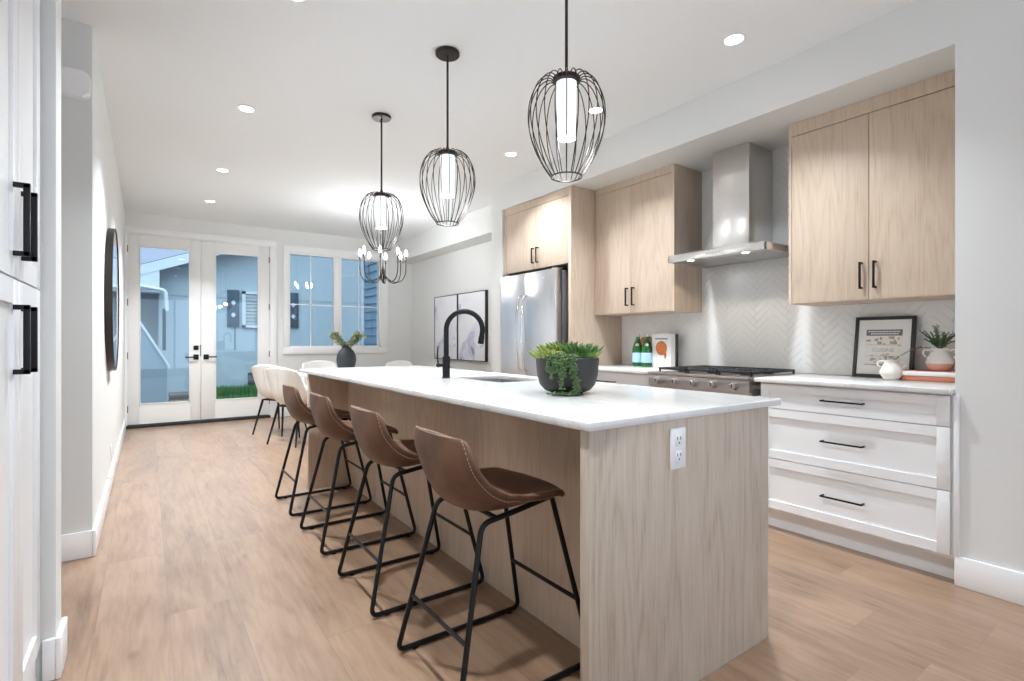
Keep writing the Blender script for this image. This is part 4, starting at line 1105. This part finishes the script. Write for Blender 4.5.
# small jug in front of the frame
def two_handled(t, s_, lower):
    prof = [(0.0, 0), (0.034, 0.0), (0.038, 0.003), (0.054, 0.028), (0.0572, 0.038), (0.0555, 0.050), (0.043, 0.074), (0.035, 0.090), (0.034, 0.102), (0.038, 0.113), (0.035, 0.113), (0.031, 0.102), (0.0, 0.095)]
    if lower:
        MB().lathe([(r * s_, z * s_) for r, z in prof[:5]], (0, 0, 0), 32, cap1=False).make('base_band', 'blush', t)
        MB().lathe([(r * s_, z * s_) for r, z in prof[4:]], (0, 0, 0), 32, cap0=False).make('body', 'ceramic', t)
    else: MB().lathe([(r * s_, z * s_) for r, z in prof], (0, 0, 0), 32).make('body', 'ceramic', t)
    for sg in (-1, 1):
        P = smooth_profile([(0.034 * sg, 0.101), (0.052 * sg, 0.107), (0.066 * sg, 0.095), (0.062 * sg, 0.077), (0.046 * sg, 0.069)], 14)
        MB().tube([(0, x * s_, z * s_) for x, z in P], 0.0045 * s_, 8).make('handle', 'ceramic', t)
jg = thing('jug', 'small white two handled ceramic jug in front of the framed print', 'jug', (3.58, 1.185, 0.92), rz=0.30); two_handled(jg, 1.02, False)
b1 = thing('book', 'orange red book at the bottom of the flat pair', 'book', (3.66, 0.97, 0.92))
o = b1.location
b = MB(o).box(3.575, 3.755, 0.79, 1.135, 0.9205, 0.9235, 0.0008).box(3.575, 3.755, 0.79, 1.135, 0.944, 0.947, 0.0008).box(3.575, 3.579, 0.79, 1.135, 0.9205, 0.947, 0.001); b.make('cover', 'book_coral', b1)
MB(o).box(3.579, 3.75, 0.795, 1.13, 0.9235, 0.944).make('pages', 'paper', b1)
b2 = thing('book', 'white book with a coral cover lying under the larger vase', 'book', (3.66, 0.97, 0.9475))
o = b2.location
b = MB(o).box(3.578, 3.757, 0.79, 1.14, 0.9475, 0.951, 0.0008).box(3.578, 3.583, 0.79, 1.14, 0.9475, 0.975, 0.001); b.make('spine', 'book_white', b2)
MB(o).box(3.583, 3.752, 0.795, 1.135, 0.951, 0.974).make('pages', 'paper', b2)
MB(o).box(3.578, 3.757, 0.79, 1.14, 0.9742, 0.9775, 0.0008).make('cover', 'book_coral', b2)
vs2 = thing('vase', 'white and blush two handled vase holding fern sprigs, on the flat books', 'vase', (3.655, 0.978, 0.978), rz=0.24); two_handled(vs2, 1.13, True)
rnd = random.Random(21)
for k in range(20):
    a = 2 * PI * k / 20 + rnd.uniform(-0.3, 0.3); sp = rnd.uniform(0.2, 0.95); ln = rnd.uniform(0.10, 0.175)
    if k == 0: a, sp, ln = math.radians(110), 2.0, 0.20
    dirv = Vector((math.cos(a) * sp * 0.7 - 0.12, math.sin(a) * sp, 1)).normalized()
    if dirv.x > 0.2: dirv.x = 0.2
    P = [Vector((0, 0, 0.115)) + dirv * ln * t - Vector((0, 0, 0.06 * sp * t * t)) for t in (0, .25, .5, .75, 1)]
    st_ = MB().tube(P, 0.0012, 5).make('stem', 'stem', vs2)
    b = MB(); green = k % 5 == 1
    sd0 = dirv.cross(Vector((0, 0, 1))).normalized()
    for i in range(26):
        t = 0.25 + 0.75 * i / 25; kk = min(3, int(t * 4)); p = P[kk].lerp(P[kk + 1], t * 4 - kk)
        d = (sd0 * (1 if i % 2 else -1) + dirv * 0.8 + Vector((rnd.uniform(-.5, .3), rnd.uniform(-.5, .5), rnd.uniform(-0.3, 0.6)))).normalized()
        l2 = (0.026 if green else 0.019) * (1.15 - 0.6 * t)
        b.leaf(p, p + d * l2, l2 * (0.42 if green else 0.36), up=(rnd.uniform(-1, 0), rnd.uniform(-.5, .5), 1), n=3)
    b.make('fern_leaves', 'leaf_b' if green else 'leaf_dark', st_, recalc=False)

# ------------------------------------------------------------------ dining wall art
for (ya, yb2, lb) in ((5.885, 6.645, 'pale blue watercolour canvas in black frame, the one nearer the fridge'), (6.662, 7.40, 'pale watercolour canvas in black frame, the one nearer the rear window')):
    pc = thing('wall_art', lb, 'picture', (XB, (ya + yb2) / 2, 1.34), 'pair of watercolour canvases')
    o = pc.location; z0, z1 = 0.862, 1.835; e = 0.010; xa, xb = XB - 0.045, XB - 0.002
    b = MB(o).box(xa, xb, ya, ya + e, z0, z1).box(xa, xb, yb2 - e, yb2, z0, z1).box(xa, xb, ya, yb2, z0, z0 + e).box(xa, xb, ya, yb2, z1 - e, z1)
    b.make('frame', 'book_black', pc)
    MB(o).box(xa + 0.006, xb, ya + e, yb2 - e, z0 + e, z1 - e).make('canvas', 'art', pc)

# ------------------------------------------------------------------ left side things
# round mirror
mr = thing('wall_mirror', 'round mirror in a deep bronze rim on the hall side wall', 'mirror', (-0.24, 4.98, 1.46))
MB().lathe([(0.525, 0.001), (0.540, 0.001), (0.540, 0.043), (0.537, 0.046), (0.531, 0.046), (0.528, 0.043), (0.525, 0.001)], (0, 0, 0), 96, 'x', cap0=False, cap1=False).make('rim', 'bronze', mr)
MB().lathe([(0.527, 0.010), (0.527, 0.041), (0.0, 0.041)], (0, 0, 0), 96, 'x').make('mirror_glass', 'mirror', mr)
# wall box
wb = MB((-0.42, 3.50, 2.42)); 
pts = []
for (x, z) in [(-0.60, 2.42)] + [(-0.246 - 0.030 + 0.030 * math.sin(a), 2.42 + 0.030 - 0.030 * math.cos(a)) for a in [PI / 2 * i / 6 for i in range(7)]] + [(-0.246 - 0.030 + 0.030 * math.cos(a), 2.56 - 0.030 + 0.030 * math.sin(a)) for a in [PI / 2 * i / 6 for i in range(7)]] + [(-0.60, 2.56)]:
    pts.append((x, 3.539, z))
wb.poly(pts, (0, -0.05, 0))
es = [e for e in wb.bm.edges if all(abs(v.co.y - 3.489) < 1e-4 for v in e.verts)]
bmesh.ops.bevel(wb.bm, geom=es, offset=0.012, segments=3, affect='EDGES')
wbo = wb.make('door_chime', 'chime', None); tag(wbo, 'white rounded chime box high on the grey hall wall', 'door chime')
# small outlet and vent by the hall wall
ot2 = thing('power_outlet', 'white socket plate low on the wall beneath the round mirror', 'outlet', (-0.24, 5.25, 0.25))
MB().box(0.0005, 0.006, -0.04, 0.04, -0.06, 0.06, 0.002).make('cover_plate', 'plastic', ot2)
MB().box(0.006, 0.008, -0.017, 0.017, -0.042, -0.006, 0.001).make('socket', 'plastic', ot2)
MB().box(0.006, 0.008, -0.017, 0.017, 0.006, 0.042, 0.001).make('socket', 'plastic', ot2)
# pantry
pn = thing('pantry_cabinet', 'tall white shaker pantry cabinet with chunky black pulls', 'cabinet', (-0.6, 1.9, 0))
o = pn.location; PX = -0.29
b = MB(o).box(-0.888, PX - 0.022, 1.22, 2.302, 0.12, CZ - 0.004).box(-0.888, PX - 0.012, 1.22, 2.302, 0.0, 0.12)
b.make('carcass', 'cabinet_white', pn)
def shaker_px(b, x, y0, y1, z0, z1, t=0.02, rail=0.06, rec=0.009):
    b.box(x - t, x, y0, y0 + rail, z0, z1, 0.0015).box(x - t, x, y1 - rail, y1, z0, z1, 0.0015)
    b.box(x - t, x, y0 + rail, y1 - rail, z0, z0 + rail).box(x - t, x, y0 + rail, y1 - rail, z1 - rail, z1)
    b.box(x - t, x - rec, y0 + rail, y1 - rail, z0 + rail, z1 - rail)
    return b
for (z0, z1, h0, h1) in ((0.135, 1.314, 1.06, 1.245), (1.320, CZ - 0.02, 1.375, 1.57)):
    for (y0, y1, hy) in ((1.59, 1.943, 1.875), (1.947, 2.298, 1.985)):
        dr = shaker_px(MB(o), PX, y0, y1, z0, z1, rail=0.065).make('door', 'cabinet_white', pn)
        b = MB(o); r = 0.0065
        b.box(PX + 0.020, PX + 0.034, hy - r, hy + r, h0, h1, 0.0015).box(PX, PX + 0.034, hy - r, hy + r, h0, h0 + 0.013, 0.001).box(PX, PX + 0.034, hy - r, hy + r, h1 - 0.013, h1, 0.001)
        b.make('handle', 'black', dr)
    shaker_px(MB(o), PX, 1.225, 1.586, z0, z1, rail=0.065).make('door', 'cabinet_white', pn)

# ------------------------------------------------------------------ outside
GZ = -0.25
S('ground', MB().box(-8, 12, YB + 0.25, 22, GZ - 0.1, GZ), 'concrete')
YN = 13.0
nh = thing('neighbour_house', 'pale blue stucco house with a gable roof outside the rear doors', 'house', (2.0, YN, GZ))
o = nh.location
rk = lambda x: 2.60 + 0.39 * (x + 0.14)
XP = 4.6      # ridge
b = MB(o)
b.poly([(0.2, YN, GZ), (9.0, YN, GZ), (9.0, YN, rk(0.2)), (XP, YN, rk(XP) - 0.12), (0.2, YN, rk(0.2) - 0.12)], (0, 3.0, 0))
b.make('wall', 'stucco', nh)
b = MB(o)
b.poly([(-0.75, YN - 0.35, rk(-0.75) - 0.03), (XP, YN - 0.35, rk(XP) - 0.03), (XP, YN - 0.35, rk(XP) + 0.06), (-0.75, YN - 0.35, rk(-0.75) + 0.06)], (0, 4, 0))
b.poly([(XP, YN - 0.35, rk(XP) - 0.03), (9.6, YN - 0.35, rk(-0.4) - 0.03), (9.6, YN - 0.35, rk(-0.4) + 0.06), (XP, YN - 0.35, rk(XP) + 0.06)], (0, 4, 0))
b.make('roof', 'ext_dark', nh)
b = MB(o)
b.poly([(-0.75, YN - 0.38, rk(-0.75) - 0.16), (XP, YN - 0.38, rk(XP) - 0.16), (XP, YN - 0.38, rk(XP) + 0.045), (-0.75, YN - 0.38, rk(-0.75) + 0.045)], (0, 0.03, 0))
b.box(-0.8, 0.22, YN - 0.37, YN - 0.0, 2.12, 2.16)
b.poly([(-0.75, YN - 0.372, 2.17), (0.2, YN - 0.372, 2.17), (0.2, YN - 0.372, rk(0.2) - 0.1), (-0.75, YN - 0.372, rk(-0.75) - 0.1)], (0, 0.02, 0))
b.make('fascia', 'ext_white', nh)
MB(o).box(0.2, 9.0, YN - 0.012, YN, 2.10, 2.13).make('belt_line', 'stucco_far', nh)
b = MB(o).box(1.74, 2.62, YN - 0.05, YN, 1.44, 1.50).box(1.74, 2.62, YN - 0.05, YN, 2.20, 2.26).box(1.74, 1.81, YN - 0.05, YN, 1.44, 2.26).box(2.56, 2.62, YN - 0.05, YN, 1.44, 2.26)
wf = b.make('window_frame', 'ext_white', nh)
b = MB(o)
for i in range(9): b.box(1.81, 2.56, YN - 0.03, YN - 0.012, 1.51 + i * 0.077, 1.51 + i * 0.077 + 0.060)
b.make('window_slats', 'stucco_far', wf)
for xa in (1.445, 2.70):
    s_ = MB(o).box(xa, xa + 0.24, YN - 0.05, YN - 0.01, 1.46, 2.28, 0.004).make('shutter', 'shutter', nh)
    b = MB(o)
    for z in (1.99, 1.72): b.poly([(xa + 0.12, YN - 0.052, z - 0.06), (xa + 0.17, YN - 0.052, z), (xa + 0.12, YN - 0.052, z + 0.06), (xa + 0.07, YN - 0.052, z)], (0, -0.006, 0))
    b.make('diamond', 'ext_white', s_)
MB(o).tube([(1.60, YN - 0.015, 1.46), (1.60, YN - 0.015, 0.95)], 0.008, 6).make('cable', 'ext_dark', nh)
b = MB(o).box(1.86, 2.35, YN - 0.06, YN, 0.12, 0.42); b.make('basement_window', 'ext_dark', nh)
MB(o).tube(fillet([(-0.75, YN - 0.45, 2.33), (0.30, YN - 0.45, 2.16), (0.33, YN - 0.45, 1.75)], 0.08), 0.035, 8).make('downspout', 'ext_white', nh)
MB(o).tube([(0.28, YN - 0.30, 1.80), (0.28, YN - 0.30, 0.95)], 0.03, 8).make('drain_pipe', 'ext_dark', nh)
MB(o).box(-4.0, 0.2, YN + 1.6, YN + 1.8, GZ, rk(-0.4)).make('porch_wall', 'stucco_far', nh)
sw = thing('stair_wall', 'slanted stucco stair wall with pale coping outside the rear doors', 'stair wall', (-0.4, 11.0, GZ))
o = sw.location
zf = lambda x: 0.72 + (0.285 - x) * 1.82
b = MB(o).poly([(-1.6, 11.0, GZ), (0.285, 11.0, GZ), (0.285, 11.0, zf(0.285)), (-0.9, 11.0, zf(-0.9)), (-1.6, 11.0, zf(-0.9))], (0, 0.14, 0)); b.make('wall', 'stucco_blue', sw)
b = MB(o).poly([(0.33, 10.97, zf(0.33)), (0.33, 10.97, zf(0.33) + 0.07), (-0.9, 10.97, zf(-0.9) + 0.09), (-0.9, 10.97, zf(-0.9))], (0, 0.2, 0)); b.make('coping', 'ext_white', sw)
st = MB((0.6, 12.2, GZ)).box(0.36, 1.05, 11.9, 12.9, GZ, GZ + 0.22, 0.01).box(0.36, 1.0, 12.2, 12.9, GZ + 0.22, GZ + 0.32, 0.01).make('concrete_step', 'concrete'); tag(st, 'low concrete step at the foot of the pale house', 'step')
ew = thing('siding_wall', 'blue lap siding wall seen through the rear window', 'house', (4.4, 10.8, GZ))
o = ew.location
MB(o).box(4.41, 4.6, YB + 0.3, 12.6, GZ, 3.9).make('wall', 'siding', ew)
b = MB(o)
for i in range(22):
    z = GZ + i * 0.19
    b.poly([(4.41, YB + 0.3, z), (4.378, YB + 0.3, z), (4.405, YB + 0.3, z + 0.188), (4.41, YB + 0.3, z + 0.188)], (0, 12.6 - YB - 0.3, 0))
b.make('boards', 'siding', ew, smooth=False)
MB(o).box(4.36, 4.46, 12.55, 12.66, GZ, 3.9).make('corner_trim', 'ext_white', ew)
lw = MB((2.4, 12.0, GZ)); rg_ = random.Random(9)
lw.box(1.06, 4.3, 11.9, 12.93, GZ, 0.02)
for i in range(5200):
    x = rg_.uniform(1.12, 4.2); y = rg_.uniform(11.92, 12.9); hgt = rg_.uniform(0.09, 0.19)
    p = Vector((x, y, 0.01)); q = p + Vector((rg_.uniform(-.04, .04), rg_.uniform(-.04, .04), hgt)); sd = Vector((rg_.uniform(-1, 1), rg_.uniform(-1, 1), 0)).normalized() * 0.011
    v = [lw.bm.verts.new(p - sd), lw.bm.verts.new(p + sd), lw.bm.verts.new(q)]; lw.bm.faces.new(v)
lo = lw.make('grass', 'lawn', None, kind='stuff', recalc=False, smooth=False); lo['label'] = 'strip of green grass along the pale house outside'; lo['category'] = 'grass'
bpy.context.view_layer.update()
